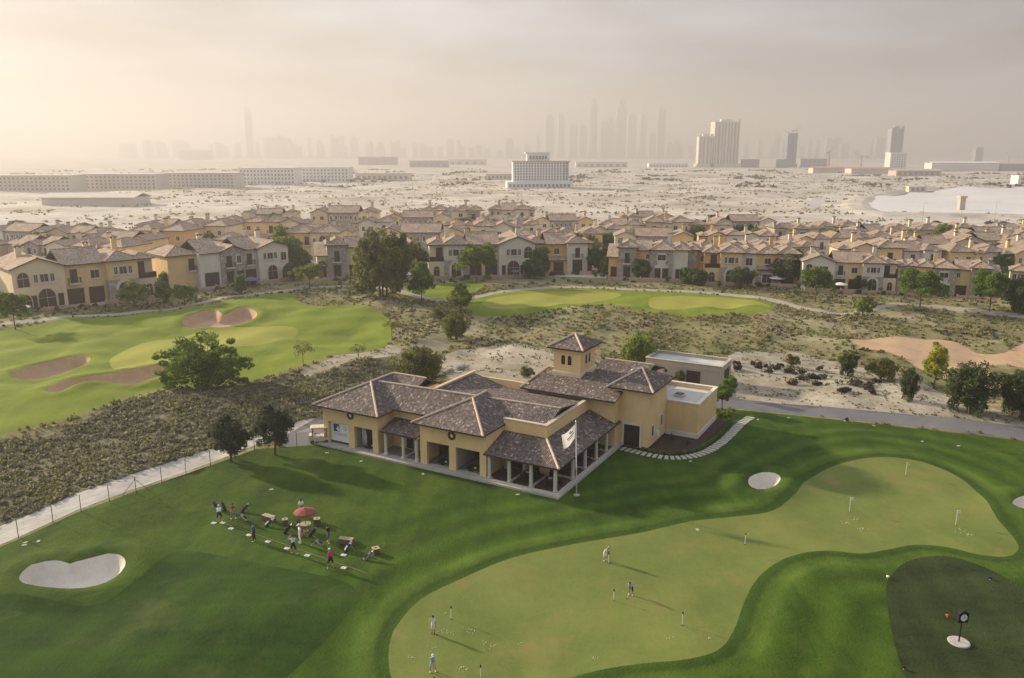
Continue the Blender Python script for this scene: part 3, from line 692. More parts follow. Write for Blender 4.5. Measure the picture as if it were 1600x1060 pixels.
MB().box(1.66, 1.74, 15.92, 15.95, .2, 2.75).box(1.2, 1.24, 15.92, 15.95, .2, 2.75).box(2.16, 2.2, 15.92, 15.95, .2, 2.75).box(.75, 2.65, 15.925, 15.95, 2.1, 2.16).build('door_frame', 'iron', d)
for (y0, y1, z0, z1) in ((17.2, 17.8, 1.3, 2.55), (20.3, 20.9, 1.7, 2.95)):
    w = MB().box(3.6, 3.64, y0, y1, z0, z1).build('window', 'glass_dark', club)
    MB().box(3.6, 3.68, y0 - .12, y0, z0 - .1, z1 + .1).box(3.6, 3.68, y1, y1 + .12, z0 - .1, z1 + .1).box(3.6, 3.70, y0 - .15, y1 + .15, z0 - .2, z0 - .1).box(3.6, 3.68, y0, y1, z1, z1 + .1).build('window_frame', 'white_stone', w)
MB().box(3.6, 3.9, 18.6, 18.9, .9, 1.5).build('meter_box', 'white_paint', club)
MB().box(3.6, 3.85, 19.2, 19.5, .9, 1.4).build('meter_box', 'white_paint', club)
wall(9.1, 5.6, 17.5, 22.0, 6.0, 10.45)
wall(9.25, 5.45, 17.35, 22.15, 7.25, 7.45, 'plinth_white', 'string_course'); wall(9.25, 5.45, 17.35, 22.15, 6.2, 7.25, 'wall_ochre', 'wall')
f, l = hip_faces(-9.75, -4.95, 16.8, 22.7, 10.45, ((-7.35, 19.75), (-7.35, 19.75)), 11.75)
o = shell(f).build('belvedere_roof', ['roof_club', 'fascia'], club, uv=True); caps(o, [l[0], l[1], l[3]])
def arch_poly(cx, z0, w, h, n=8):
    r = w / 2; return [(cx - r, z0), (cx + r, z0)] + [(cx + r*math.cos(math.pi*k/n), z0 + h - r + r*math.sin(math.pi*k/n)) for k in range(n + 1)]
for cx in (-7.82, -6.98):
    w = MB().yprism(arch_poly(cx, 8.35, .5, 1.15), 17.46, 17.52).build('arched_window', 'glass_dark', club)
    MB().yprism(arch_poly(cx, 8.25, .66, 1.33), 17.475, 17.53).build('window_surround', 'wall_cream', w)
for cy in (19.2, 20.15):
    mb = MB(); mb.yprism(arch_poly(0, 8.35, .5, 1.15), -.03, .03); mb.v = [(-5.57 - y, cy + x, z) for x, y, z in mb.v]; w = mb.build('arched_window', 'glass_dark', club)
    mb = MB(); mb.yprism(arch_poly(0, 8.25, .66, 1.33), -.015, .03); mb.v = [(-5.585 - y, cy + x, z) for x, y, z in mb.v]; mb.build('window_surround', 'wall_cream', w)
# flat-roofed annex
mb = MB(); mb.box(3.62, 7.5, 22.4, 22.7, .6, 4.25); mb.box(7.2, 7.5, 22.7, 30.6, .6, 4.25); mb.box(.82, 7.2, 30.3, 30.6, .6, 4.25); mb.box(.82, 1.1, 23.9, 30.3, .6, 4.25); mb.build('annex_wall', 'wall_ochre', club)
MB().box(3.62, 7.58, 22.32, 22.7, -.1, .62).box(7.2, 7.58, 22.7, 30.68, -.1, .62).build('annex_plinth', 'plinth_white', club)
MB().box(1.1, 7.2, 22.7, 30.3, 3.7, 3.8).build('annex_flat_roof', 'flat_roof', club)
MB().box(3.62, 7.6, 22.3, 22.78, 4.25, 4.36).box(7.12, 7.6, 22.78, 30.7, 4.25, 4.36).box(.8, 7.12, 30.22, 30.7, 4.25, 4.36).build('annex_coping', 'plinth_white', club)
hb_ = MB().box(3.4, 4.6, 25.6, 26.8, 3.8, 4.1).build('roof_hatch', 'flat_roof', club); MB().box(3.5, 4.5, 25.7, 26.7, 4.1, 4.14).build('hatch_lid', 'metal_dark', hb_)

# banner in the first bay
bn = empty('sponsor_banner', club.matrix_basis @ Vector((-27.97, .3, .5)), CLUB_RZ); tag(bn, 'white sponsor banner with blue logo filling the first bay of the clubhouse', 'banner')
MB().box(-1.42, 1.42, 0, .04, 0, 2.25).build('sheet', 'white_paint', bn)
lg = MB().box(-1.0, -.12, -.012, 0, 1.15, 2.05).build('logo', 'banner_blue', bn)
MB().yprism([(-.42, 1.2), (-.16, 1.2), (-.14, 1.5), (-.24, 1.62), (-.22, 1.78), (-.34, 1.86), (-.42, 1.78), (-.38, 1.64), (-.62, 1.52), (-.66, 1.44), (-.46, 1.42)], -.024, -.012).build('logo_figure', 'white_paint', lg)
mb = MB(); n = 16
for k in range(n):
    w0, w1 = 2*math.pi*k/n, 2*math.pi*(k+1)/n; q = lambda r, w: (.72 + r*math.cos(w), -.01, 1.62 + r*math.sin(w))
    mb.face([q(.15, w0), q(.23, w0), q(.23, w1), q(.15, w1)])
mb.build('logo_ring', 'banner_grey', bn)
mb = MB()
for (z, w) in ((.92, 1.05), (.74, .9)):
    x = -w
    while x < w:
        l_ = random.uniform(.06, .16); mb.box(x, min(x + l_, w), -.01, 0, z, z + .09); x += l_ + .05
mb.build('lettering', 'banner_grey', bn)
# things inside the bays and on the terrace
def club_pt(a, b, z=.22): return club.matrix_basis @ Vector((-a, b, z))
for i, (a, lb) in enumerate(((24.3, 'beside the white curtain'), (14.2, 'in the left bay of the second pavilion'), (10.5, 'in the right bay of the second pavilion'))):
    h = empty('hitting_mat', club_pt(a, 1.6), CLUB_RZ); tag(h, 'dark hitting mat with ball tray ' + lb, 'golf mat', 'hitting mats in the bays')
    MB().box(-.9, .9, -.7, .7, 0, .04).build('mat', 'grass_range', h); MB().box(-.3, .3, -1.0, -.75, 0, .12).build('ball_tray', 'black_plastic', h)
    mb = MB(); mb.box(.55, .95, .2, .6, .04, .75); mb.lathe([(.2, .75), (.24, .9), (.1, 1.0)], 10, .75, .4); mb.build('ball_dispenser', 'black_plastic', h)
    mb = MB(); mb.ball((.15, -.3, .13), (.16, .16, .1), 8, 4); mb.build('ball_basket', 'white_paint', h)
cu = MB()
for k in range(10): cu.tube([(k*.07, .04*(-1)**k, 0), (k*.07 + .02, .05*(-1)**k, 1.2), (k*.05, .03*(-1)**k, 2.4)], [.07, .06, .05], 6)
c_ = cu.build('curtain', 'curtain', None, smooth=True, loc=club_pt(25.5, 1.2), rz=CLUB_RZ); tag(c_, 'white gathered curtain hanging in the second bay', 'curtain')
def terrace_set(a, b, rz, lb):
    t = empty('terrace_table', club_pt(a, b), CLUB_RZ + rz); tag(t, 'dark terrace table ' + lb, 'table', 'tables on the terrace')
    MB().box(-.55, .55, -.45, .45, .7, .75).build('table_top', 'wood_dark', t)
    for sx in (-1, 1):
        for sy in (-1, 1): MB().box(sx*.5 - .03, sx*.5 + .03, sy*.4 - .03, sy*.4 + .03, 0, .7).build('leg', 'wood_dark', t)
    if b < 5:
        ar = MB().box(-.2, .2, -.14, .14, .752, .80).build('menu_tray', 'white_paint', t)
    for k, (dx, dy, r2) in enumerate(((0, -.85, 0), (0, .85, math.pi), (.95, 0, math.pi/2))):
        loc = Matrix.Rotation(CLUB_RZ + rz, 4, 'Z') @ Vector((dx, dy, 0)) + club_pt(a, b)
        c = empty('terrace_chair', loc, CLUB_RZ + rz + r2); tag(c, 'black armchair at the dark terrace table ' + lb, 'chair', 'terrace chairs ' + lb)
        MB().box(-.28, .28, -.26, .26, .38, .46).build('seat', 'black_plastic', c); MB().box(-.28, .28, -.30, -.24, .46, .92).build('backrest', 'black_plastic', c)
        for sx in (-1, 1):
            for sy in (-1, 1): MB().box(sx*.25 - .025, sx*.25 + .025, sy*.22 - .025, sy*.22 + .025, 0, .38).build('leg', 'black_plastic', c)
            MB().box(sx*.27 - .03, sx*.27 + .03, -.24, .22, .62, .67).build('armrest', 'black_plastic', c)
terrace_set(1.5, 1.4, .3, 'under the corner of the terrace roof'); terrace_set(4.2, 1.7, 0, 'behind the middle front columns'); terrace_set(1.6, 5.6, 1.2, 'behind the side column nearest the corner')
terrace_set(1.6, 8.7, .2, 'midway along the side colonnade'); terrace_set(1.7, 11.6, .9, 'towards the tower door')

# grey utility building
ut = empty('utility_building', CLUB, CLUB_RZ); tag(ut, 'plain grey flat-roofed utility building behind the clubhouse annex', 'building')
mb = MB(); mb.box(-7.1, 4.4, 45, 45.3, -.2, 3.05).box(-7.1, 4.4, 50.2, 50.5, -.2, 3.05).box(-7.1, -6.8, 45.3, 50.2, -.2, 3.05).box(4.1, 4.4, 45.3, 50.2, -.2, 3.05); mb.build('wall', 'utility_wall', ut)
MB().box(-6.8, 4.1, 45.3, 50.2, 2.6, 2.7).build('flat_roof', 'flat_roof', ut)
MB().box(-7.2, 4.5, 44.9, 45.35, 3.05, 3.17).box(-7.2, 4.5, 50.15, 50.6, 3.05, 3.17).box(-7.2, -6.75, 45.35, 50.15, 3.05, 3.17).box(4.05, 4.5, 45.35, 50.15, 3.05, 3.17).build('coping', 'utility_wall', ut)
MB().box(-7.16, 4.46, 44.94, 45.0, 2.3, 2.42).box(4.4, 4.46, 45.0, 50.5, 2.3, 2.42).build('string_course', 'utility_wall', ut)
d = MB().box(-.75, 1.3, 44.93, 45.0, -.1, 2.0).build('door', 'wood_dark', ut)
for k in range(1, 8): MB().box(-.75 + k*.256 - .02, -.75 + k*.256 + .02, 44.915, 44.93, -.1, 2.0).build('door_rib', 'fascia', d)
d = MB().box(4.4, 4.47, 46.6, 49.2, -.1, 2.3).build('door', 'wood_dark', ut); MB().box(4.47, 4.49, 47.88, 47.92, -.1, 2.3).build('door_joint', 'fascia', d)
w = MB().box(-4.1, -3.7, 44.95, 45.0, 1.3, 1.75).build('vent', 'glass_dark', ut); MB().box(-4.16, -3.64, 44.93, 44.96, 1.24, 1.3).box(-4.16, -3.64, 44.93, 44.96, 1.75, 1.81).build('vent_frame', 'utility_wall', w)

# mulch bed, clipped hedge and stepping stones
zb = .02
bed = [club_pt(a, b, 0) for a, b in ((-3.62, 16.3), (-4.8, 16.1), (-6.0, 16.4), (-7.1, 17.4), (-8.0, 19.2), (-8.6, 22), (-8.9, 26), (-8.8, 30.6), (-7.6, 30.7), (-7.6, 22.3), (-3.62, 22.3))]
o = MB().prism([(p.x, p.y) for p in bed], -.3, .06).build('mulch_bed', 'mulch'); tag(o, kind='structure')
arc = [club_pt(a, b, 0) for a, b in ((-3.2, 15.9), (-4.8, 15.65), (-6.3, 15.95), (-7.6, 17.1), (-8.6, 19.0), (-9.2, 22), (-9.5, 26), (-9.3, 31))]
arcs = smooth_open([(p.x, p.y) for p in arc], .35)
hd = MB(); 
for i in range(len(arcs) - 1):
    p, q = arcs[i], arcs[i+1]; n = np.array([-(q-p)[1], (q-p)[0]]); n /= np.linalg.norm(n) + 1e-9; j = random.uniform(.9, 1.15)
    hd.ball((p[0], p[1], .16), (.32*j, .32*j, .26*j), 7, 5, 0, .18)
tag(hd.build('clipped_hedge', 'leaf_green'), 'low clipped green hedge curving round the dark mulch bed by the annex', 'hedge')
arc2 = [club_pt(a, b, 0) for a, b in ((-.4, 15.3), (-2.6, 14.9), (-4.8, 14.75), (-6.8, 15.1), (-8.4, 16.4), (-9.6, 18.6), (-10.3, 22), (-10.6, 26), (-10.7, 30), (-11.2, 33.5))]
st = empty('stepping_stone_path', (arc2[4].x, arc2[4].y, 0)); tag(st, 'curved stepping-stone path of pale slabs from the terrace round the annex', 'path')
cs = smooth_open([(p.x, p.y) for p in arc2], .05); acc = 0; last = cs[0]; sm = None
for i in range(1, len(cs)):
    acc += np.linalg.norm(cs[i] - cs[i-1])
    if acc >= .62:
        acc = 0; d = cs[min(i+1, len(cs)-1)] - cs[i-1]; ang = math.atan2(d[1], d[0])
        if sm is None: sm = MB().box(-.2, .2, -.55, .55, -.1, .05).mesh('slab', 'paving_pale')
        z = hz(*cs[i]); link('slab', sm, st, (cs[i][0] - arc2[4].x, cs[i][1] - arc2[4].y, z + .02), ang + random.uniform(-.05, .05), (1, random.uniform(.92, 1.05), 1))
# ------------------------------------------------------------ villas
_cache = {}
def shared(key, fn):
    if key not in _cache: _cache[key] = fn()
    return _cache[key]
def win_mesh(w, h):  return shared(('win', w, h), lambda: MB().box(-w/2, w/2, -.03, .04, 0, h).mesh('window', 'glass_brown'))
def frame_mesh(w, h, m='white_stone'):
    def f():
        b = MB(); t = .16
        b.box(-w/2 - t, -w/2, -.10, .04, -t, h + t).box(w/2, w/2 + t, -.10, .04, -t, h + t).box(-w/2, w/2, -.10, .04, h, h + t).box(-w/2 - t - .05, w/2 + t + .05, -.16, .04, -t - .08, -t).box(-w/2, w/2, -.10, .04, -t, 0)
        b.box(-.03, .03, -.06, -.03, 0, h); return b.mesh('window_frame', m)
    return shared(('frm', w, h, m), f)
def arch_mesh(w, h): return shared(('arc', w, h), lambda: MB().yprism(arch_poly(0, 0, w, h), -.03, .04).mesh('arched_door', 'glass_brown'))
def surround_mesh(w, h, t=.35, m='white_stone'):
    def f():
        b = MB(); n = 10; ri, ro = w/2, w/2 + t; zc = h - w/2
        b.box(-ro, -ri, -.14, .04, 0, zc).box(ri, ro, -.14, .04, 0, zc)
        for k in range(n):
            a0, a1 = math.pi*k/n, math.pi*(k+1)/n
            b.yprism([(ri*math.cos(a0), zc + ri*math.sin(a0)), (ro*math.cos(a0), zc + ro*math.sin(a0)), (ro*math.cos(a1), zc + ro*math.sin(a1)), (ri*math.cos(a1), zc + ri*math.sin(a1))], -.14, .04)
        b.box(-.03, .03, -.06, -.03, 0, h - .05).box(-w/2, w/2, -.06, -.03, zc - .03, zc + .03); return b.mesh('door_surround', m)
    return shared(('sur', w, h, t, m), f)
def balcony_mesh(w):
    def f():
        b = MB(); b.box(-w/2, w/2, -.8, .05, -.18, 0, 1)
        b.box(-w/2, w/2, -.8, -.75, .85, .92).box(-w/2, -w/2 + .05, -.75, .05, .85, .92).box(w/2 - .05, w/2, -.75, .05, .85, .92)
        k = int(w / .2)
        for i in range(k + 1):
            x = -w/2 + .02 + i * (w - .07) / k; b.box(x, x + .035, -.79, -.76, 0, .85)
        for i in range(3):
            for sx in (-w/2, w/2 - .04): b.box(sx, sx + .035, -.6 + i*.22, -.56 + i*.22, 0, .85)
        return b.mesh('balcony', ['iron', 'white_stone'])
    return shared(('bal', w), f)
def opening(v, kind, x, y, z, w=1.2, h=1.4):
    if kind == 'w':
        o = link('window', win_mesh(w, h), v, (x, y, z)); link('window_frame', frame_mesh(w, h), o)
    elif kind == 'n':
        o = link('window', win_mesh(w, h), v, (x, y, z)); link('window_frame', frame_mesh(w, h, 'wall_pale'), o)
    elif kind == 'tri':
        for dx, ww in ((-1.35, .6), (0, 1.3), (1.35, .6)):
            o = link('window', win_mesh(ww, 1.2), v, (x + dx, y, z)); link('window_frame', frame_mesh(ww, 1.2), o)
    elif kind == 'd':
        o = link('glass_door', win_mesh(w, h), v, (x, y, z)); link('door_frame', frame_mesh(w, h, 'wood_dark'), o)
    elif kind == 'A':
        o = link('arched_door', arch_mesh(w, h), v, (x, y, z)); link('door_surround', surround_mesh(w, h, .5), o)
    elif kind == 'a':
        o = link('arched_window', arch_mesh(w, h), v, (x, y, z)); link('window_surround', surround_mesh(w, h, .14, 'wall_tan'), o)
    elif kind == 'b':
        o = link('balcony_door', win_mesh(1.3, 2.2), v, (x, y, z)); link('balcony', balcony_mesh(w), o, (0, -.03, -.05))
OV = .55
def villa_roof(v, kind, x0, x1, y0, y1, z, pitch=.40):
    x0 -= OV; x1 += OV; y0 -= OV; y1 += OV; w, d = x1 - x0, y1 - y0
    if kind == 'hip':
        r = min(w, d) / 2
        ap = ((x0 + w/2, y0 + r), (x0 + w/2, y1 - r)) if d >= w else ((x0 + r, y0 + d/2), (x1 - r, y0 + d/2))
        f, l = hip_faces(x0, x1, y0, y1, z, ap, z + r * pitch)
    elif kind == 'gable':
        xm, zr = x0 + w/2, z + w/2 * pitch; A, B = (xm, y0, zr), (xm, y1, zr)
        f = [[(x0, y0, z), (x0, y1, z), B, A], [(x1, y0, z), (x1, y1, z), B, A]]; l = [(A, B)]
    elif kind == 'xgable':
        ym, zr = y0 + d/2, z + d/2 * pitch; A, B = (x0, ym, zr), (x1, ym, zr)
        f = [[(x0, y0, z), (x1, y0, z), B, A], [(x0, y1, z), (x1, y1, z), B, A]]; l = [(A, B)]
    elif kind == 'shed':
        zr = z + d * pitch
        f = [[(x0, y0, z), (x1, y0, z), (x1, y1, zr), (x0, y1, zr)]]; l = []
    o = shell(f, .16).build('roof', ['roof_villa', 'fascia'], v, uv=True)
    mb = MB()
    for p, q in l: mb = MB().tube([Vector(p) + Vector((0, 0, .02)), Vector(q) + Vector((0, 0, .02))], .12, 5); mb.build('ridge_cap', 'roof_villa', o, uv=True)
    return o
def bay(v, x0, x1, y0, y1, z, mat, rf=None, low=None, pitch=.40, gable_mat=None):
    mb = MB()
    if rf == 'gable':
        zr = z + ((x1 - x0) / 2) * pitch
        mb.yprism([(x0, low or 0 if low else -.3), (x1, low or 0 if low else -.3), (x1, z), ((x0 + x1)/2, zr), (x0, z)], y0, y1)
    else: mb.box(x0, x1, y0, y1, low if low else -.3, z)
    mb.build('wall', mat, v)
    if low: MB().box(x0 - .06, x1 + .06, y0 - .06, y1, -.3, low).build('stone_base', 'wall_stone', v)
    if rf: villa_roof(v, rf, x0, x1, y0, y1, z, pitch)
def chimney(v, x, y, z0, z1, mat='wall_cream'):
    o = MB().box(x - .5, x + .5, y - .4, y + .4, z0, z1).build('chimney', mat, v)
    f, l = hip_faces(x - .72, x + .72, y - .62, y + .62, z1 + .32, ((x, y), (x, y)), z1 + .68)
    s_ = shell(f, .1); s_.box(x - .42, x - .28, y - .32, y + .32, z1, z1 + .24, 1).box(x + .28, x + .42, y - .32, y + .32, z1, z1 + .24, 1); s_.build('chimney_cap', ['roof_villa', 'fascia'], o, uv=True)
def ac(v, x, y, z):
    o = MB().box(x - .55, x + .55, y - .4, y + .4, z, z + .8).build('air_conditioner', 'ac_metal', v)
    MB().lathe([(.3, z + .8), (.3, z + .86)], 10, x, y).build('fan_grille', 'metal_dark', o)

def build_villa(kind, W):
    """W: five wall materials"""
    m1, m2, m3, m4, m5 = W; v = empty('villa')
    if kind == 'A':      # gable with great arch | balcony bay | window bay | hip bay with stone arch | porch
        bay(v, 0, 8.6, 0, 14, 6.6, m1, 'gable', pitch=.33); bay(v, 8.6, 12.2, 1.3, 12, 6.5, m2); bay(v, 12.2, 16, 1.3, 12, 6.5, m3); villa_roof(v, 'xgable', 8.9, 15.7, 1.3, 12, 6.5, .36)
        bay(v, 16, 21.6, -.2, 13, 6.7, m4, 'hip', low=3.5); bay(v, 21.6, 25, 1.6, 12, 6.5, m5, 'hip'); bay(v, 21.66, 25, -.2, 1.6, 3.3, m5)
        MB().box(21.7, 25.05, -.25, -.2, 3.3, 4.2).box(25.0, 25.05, -.2, 1.6, 3.3, 4.2).build('balcony_rail', 'iron', v)
        opening(v, 'a', 1.7, 0, 3.7, 1.9, 2.3); opening(v, 'tri', 5.1, 0, 4.3); opening(v, 'a', 5.2, 0, 0, 2.9, 3.2); opening(v, 'a', 1.7, 0, 0, 1.9, 2.5)
        opening(v, 'd', 3.05, 0, 0, .6, 2.1); opening(v, 'd', 7.5, 0, 0, .6, 2.1)
        opening(v, 'b', 10.4, 1.3, 3.5, 2.1); opening(v, 'd', 10.4, 1.3, 0, 2.6, 2.4); opening(v, 'w', 14.1, 1.3, 4.0, 1.5, 1.3); opening(v, 'd', 14.1, 1.3, 0, 2.4, 2.4)
        opening(v, 'tri', 18.8, -.2, 4.4); opening(v, 'A', 18.8, -.26, 0, 2.3, 3.0); opening(v, 'd', 22.7, 1.6, 3.4, 1.2, 2.4); opening(v, 'a', 23.4, -.2, 0, 1.3, 2.3)
        chimney(v, 3.2, 8, 6.5, 9.2, m1); chimney(v, 20.5, 9, 6.5, 9.6, m4); chimney(v, 15.6, 10.4, 6.5, 8.9, m3); ac(v, 12, 13, 6.2); ac(v, 13.6, 13, 6.2)
        bay(v, 8.6, 16, 12, 14.5, 6.2, m2)
    elif kind == 'B':    # corner house | garage-door bay | stone gable with balcony | balcony bay | gable with great arch
        bay(v, 0, 6.2, 2.2, 13, 6.4, m3, 'hip'); bay(v, 6.2, 11, .4, 12, 6.5, m1); bay(v, 11, 16.6, 0, 13, 6.6, 'wall_stone', 'gable', pitch=.33); bay(v, 16.6, 20, 1.2, 12, 6.5, m2); bay(v, 20, 27.4, -.1, 14, 6.7, m4, 'gable', pitch=.30)
        villa_roof(v, 'xgable', 6.8, 11.2, .6, 12, 6.5, .36); villa_roof(v, 'xgable', 16.3, 20.3, 1.2, 12, 6.5, .36)
        opening(v, 'b', 5.2, 2.2, 3.4, 1.6); opening(v, 'd', 8.8, .4, 0, 2.9, 2.6); opening(v, 'b', 12.9, 0, 3.5, 2.2); opening(v, 'n', 15.2, 0, 4.2, 1.0, 1.4); opening(v, 'd', 12.9, 0, 0, 1.4, 2.5); opening(v, 'd', 15.3, 0, 0, 1.4, 2.5)
        opening(v, 'b', 18.3, 1.2, 3.5, 2.1); opening(v, 'd', 18.3, 1.2, 0, 2.5, 2.4); opening(v, 'tri', 22.8, -.1, 4.4); opening(v, 'w', 26.2, -.1, 3.9, 1.3, 1.6); opening(v, 'a', 23.2, -.1, 0, 2.4, 3.1); opening(v, 'a', 26.3, -.1, 0, 1.3, 2.3)
        chimney(v, 10.2, 9, 6.4, 9.2, m1); chimney(v, 24.5, 9, 6.6, 9.4, m4); ac(v, 8.2, 13.2, 6.2); ac(v, 18, 13.2, 6.2); bay(v, 6.2, 20, 12, 14, 6.1, m2)
    elif kind == 'C':    # low wing | stone tower with balcony | recessed bay | hip bay with stone and white surround | pale hip bay
        bay(v, 0, 2.6, .8, 10, 4.8, m3, 'shed', pitch=.2); bay(v, 2.6, 7.4, 0, 11, 7.0, 'wall_stone', 'hip'); bay(v, 7.4, 11.2, 1.4, 11, 6.3, m3); villa_roof(v, 'xgable', 7.7, 11.0, 1.4, 11, 6.3, .36)
        bay(v, 11.2, 17, -.2, 12, 6.6, 'wall_stone', 'hip'); bay(v, 17, 21, .3, 12, 6.6, m4, 'hip'); bay(v, 21, 23.5, 1.8, 13, 6.6, 'wall_stone', 'hip'); bay(v, 23.5, 26, 3, 14, 6.2, m5, 'hip')
        MB().box(12.4, 15.9, -.3, -.2, 0, 3.2).box(13.1, 15.2, -.3, -.2, 3.2, 5.9).build('white_panel', 'white_stone', v)
        opening(v, 'd', 1.4, .8, 0, 1.3, 2.4); opening(v, 'b', 5.0, 0, 3.5, 2.6); opening(v, 'd', 5.0, 0, 0, 1.5, 2.6); opening(v, 'n', 10.4, 1.4, 4.4, .8, 1.0); opening(v, 'd', 9.4, 1.4, 0, 2.4, 2.4)
        opening(v, 'w', 14.15, -.3, 4.3, 2.1, 1.2); opening(v, 'd', 13.2, -.3, 0, 1.2, 2.4); opening(v, 'd', 15.2, -.3, 0, 1.2, 2.4); opening(v, 'w', 19, .3, 0, 2.2, 2.4); opening(v, 'n', 25, 3, 3.9, .9, 1.2)
        chimney(v, 3.0, 1.2, 6.9, 8.6, 'wall_stone'); chimney(v, 16.2, 9, 6.6, 9.3, m4); ac(v, 9, 12.3, 6.0); bay(v, 7.4, 17, 11, 13.4, 5.9, m3)
    elif kind == 'D':    # balcony wing | orange bay with porch roof | pale hip tower with balcony
        bay(v, 0, 5.2, 2.2, 12, 6.6, m1, 'hip'); bay(v, 5.2, 10.6, 1.0, 12, 6.5, m2); villa_roof(v, 'xgable', 5.4, 10.8, 1.0, 12, 6.5, .36); bay(v, 5.6, 10.6, -.4, 1.0, 2.9, m2); villa_roof(v, 'shed', 5.7, 10.0, -.2, .5, 2.95, .45)
        bay(v, 10.6, 16.2, -.6, 12, 6.8, m4, 'hip'); bay(v, 16.2, 18.6, 4, 12, 6.3, m3, 'hip')
        for x in (1.3, 3.7): opening(v, 'n', x, 2.2, 3.7, 1.0, 2.0)
        link('balcony', balcony_mesh(4.6), v, (2.6, 2.17, 3.5)); opening(v, 'n', 7.9, 1.0, 4.2, 1.4, 1.3); opening(v, 'd', 8.2, -.4, 0, 2.4, 2.4); opening(v, 'b', 13.4, -.6, 3.5, 2.9); opening(v, 'd', 13.4, -.6, 0, 2.4, 2.8); opening(v, 'n', 17.4, 4, 3.9, .8, 1.4)
        chimney(v, 9.6, 8.6, 6.4, 9.1, m2); chimney(v, 4.0, 8, 6.5, 9.0, m1); ac(v, 7.2, 13, 6.0); bay(v, 5.2, 10.6, 12, 13.8, 5.9, m2)
    elif kind == 'E':    # arch porch | hip bay with stone arch | window bay | orange bay with awning roof | tan loggia bay
        bay(v, 0, 4.0, 1.6, 12, 6.4, m3, 'hip'); bay(v, .2, 3.96, -.2, 1.6, 3.3, m1); bay(v, 4.0, 9.4, -.4, 12, 6.7, m1, 'hip', low=3.5); bay(v, 9.4, 13.2, .8, 12, 6.5, m4, 'hip'); bay(v, 13.2, 18.4, .6, 12, 6.5, m2, 'hip'); bay(v, 18.4, 23.6, .2, 12, 6.6, m5, 'hip')
        villa_roof(v, 'shed', 13.8, 18.0, -.4, .2, 3.3, .45); MB().box(13.4, 18.3, -.2, .54, -.3, 3.2).build('stone_base', 'wall_stone', v); villa_roof(v, 'shed', 19.2, 22.8, -.6, -.1, 5.5, .4)
        opening(v, 'd', 2.4, 1.6, 3.4, 1.3, 2.4); opening(v, 'a', 2.0, -.2, 0, 1.5, 2.4); opening(v, 'tri', 6.7, -.4, 4.4); opening(v, 'A', 6.7, -.46, 0, 2.3, 3.0); opening(v, 'n', 11.3, .8, 3.9, 1.6, 1.5); opening(v, 'd', 11.3, .8, 0, 2.0, 2.2)
        opening(v, 'n', 15.9, .6, 4.3, 1.5, 1.2); opening(v, 'w', 15.9, -.2, 0, 2.4, 2.2); opening(v, 'b', 21, .2, 3.4, 4.0); opening(v, 'd', 21, .2, 0, 2.8, 2.5)
        MB().box(0.15, 4.0, -.25, -.2, 3.3, 4.2).build('balcony_rail', 'iron', v)
        chimney(v, 3.0, 8, 6.4, 9.2, m1); chimney(v, 17.6, 9, 6.4, 9.3, m2); ac(v, 12, 12.9, 6.0); bay(v, 9.4, 18, 12, 13.6, 5.9, m4)
    elif kind == 'F':    # two gables with a long stone block of small windows between
        bay(v, 0, 7, 0, 12, 6.5, m1, 'gable', pitch=.36); bay(v, 7, 19.4, .8, 12, 6.5, 'wall_stone'); villa_roof(v, 'xgable', 7.4, 19.0, .8, 12, 6.5, .36); bay(v, 19.4, 26.6, 0, 12, 6.5, m2, 'gable', pitch=.36)
        opening(v, 'n', 1.5, 0, 3.9, .9, 1.3); opening(v, 'n', 4.7, 0, 3.9, 1.5, 1.3); opening(v, 'n', 22, 0, 3.9, 1.6, 1.3); opening(v, 'n', 25.2, 0, 3.9, .9, 1.3)
        for x in (10.3, 12.3, 14.3, 16.3): opening(v, 'w', x, .8, 4.1, .75, 1.3)
        opening(v, 'A', 8.3, .8, 3.0, .8, 2.3); opening(v, 'A', 18.2, .8, 3.0, .8, 2.3); opening(v, 'w', 9.6, .8, 0, 2.0, 2.2); opening(v, 'w', 16.6, .8, 0, 2.0, 2.2); opening(v, 'd', 3.6, 0, 0, 2.6, 2.4); opening(v, 'd', 23, 0, 0, 2.6, 2.4)
        chimney(v, 6.4, 8, 6.4, 9.0, m1); chimney(v, 24, 8, 6.4, 9.3, m2); ac(v, 12, 13, 6.0); ac(v, 13.8, 13, 6.0); bay(v, 7, 19.4, 12, 13.8, 5.9, m1)
    elif kind == 'G':    # loggia villa with two tiers of arches
        bay(v, 0, 8.4, 0, 11, 7.0, m1, 'hip'); bay(v, 8.4, 15.6, 1.4, 11, 6.8, m2, 'hip'); chimney(v, 3, 7, 7, 9.4, m1)
        for x in (1.8, 4.8): opening(v, 'a', x, 0, 3.9, 2.0, 2.2); opening(v, 'a', x, 0, .2, 2.0, 2.6); link('balcony', balcony_mesh(2.2), v, (x, -.02, 3.85))
        opening(v, 'b', 9.9, 1.4, 3.6, 2.6); opening(v, 'n', 13.2, 1.4, 4, 1.2, 1.3); opening(v, 'd', 12, 1.4, 0, 2.4, 2.4); opening(v, 'n', 7.3, 0, 4, .8, 1.4)
    elif kind == 'H':    # plain two-storey block with stair tower, seen from its rear
        bay(v, 0, 6.6, 0, 11, 6.6, m1, 'hip'); bay(v, 6.6, 9.4, -.4, 8, 6.3, m3, 'hip'); bay(v, 9.4, 17, .6, 11.5, 6.6, m2, 'hip'); chimney(v, 8, 6, 6.4, 9.3, m1); ac(v, 5.6, 11.8, 6.2); bay(v, 3.4, 10, 11, 12.6, 6.0, m1)
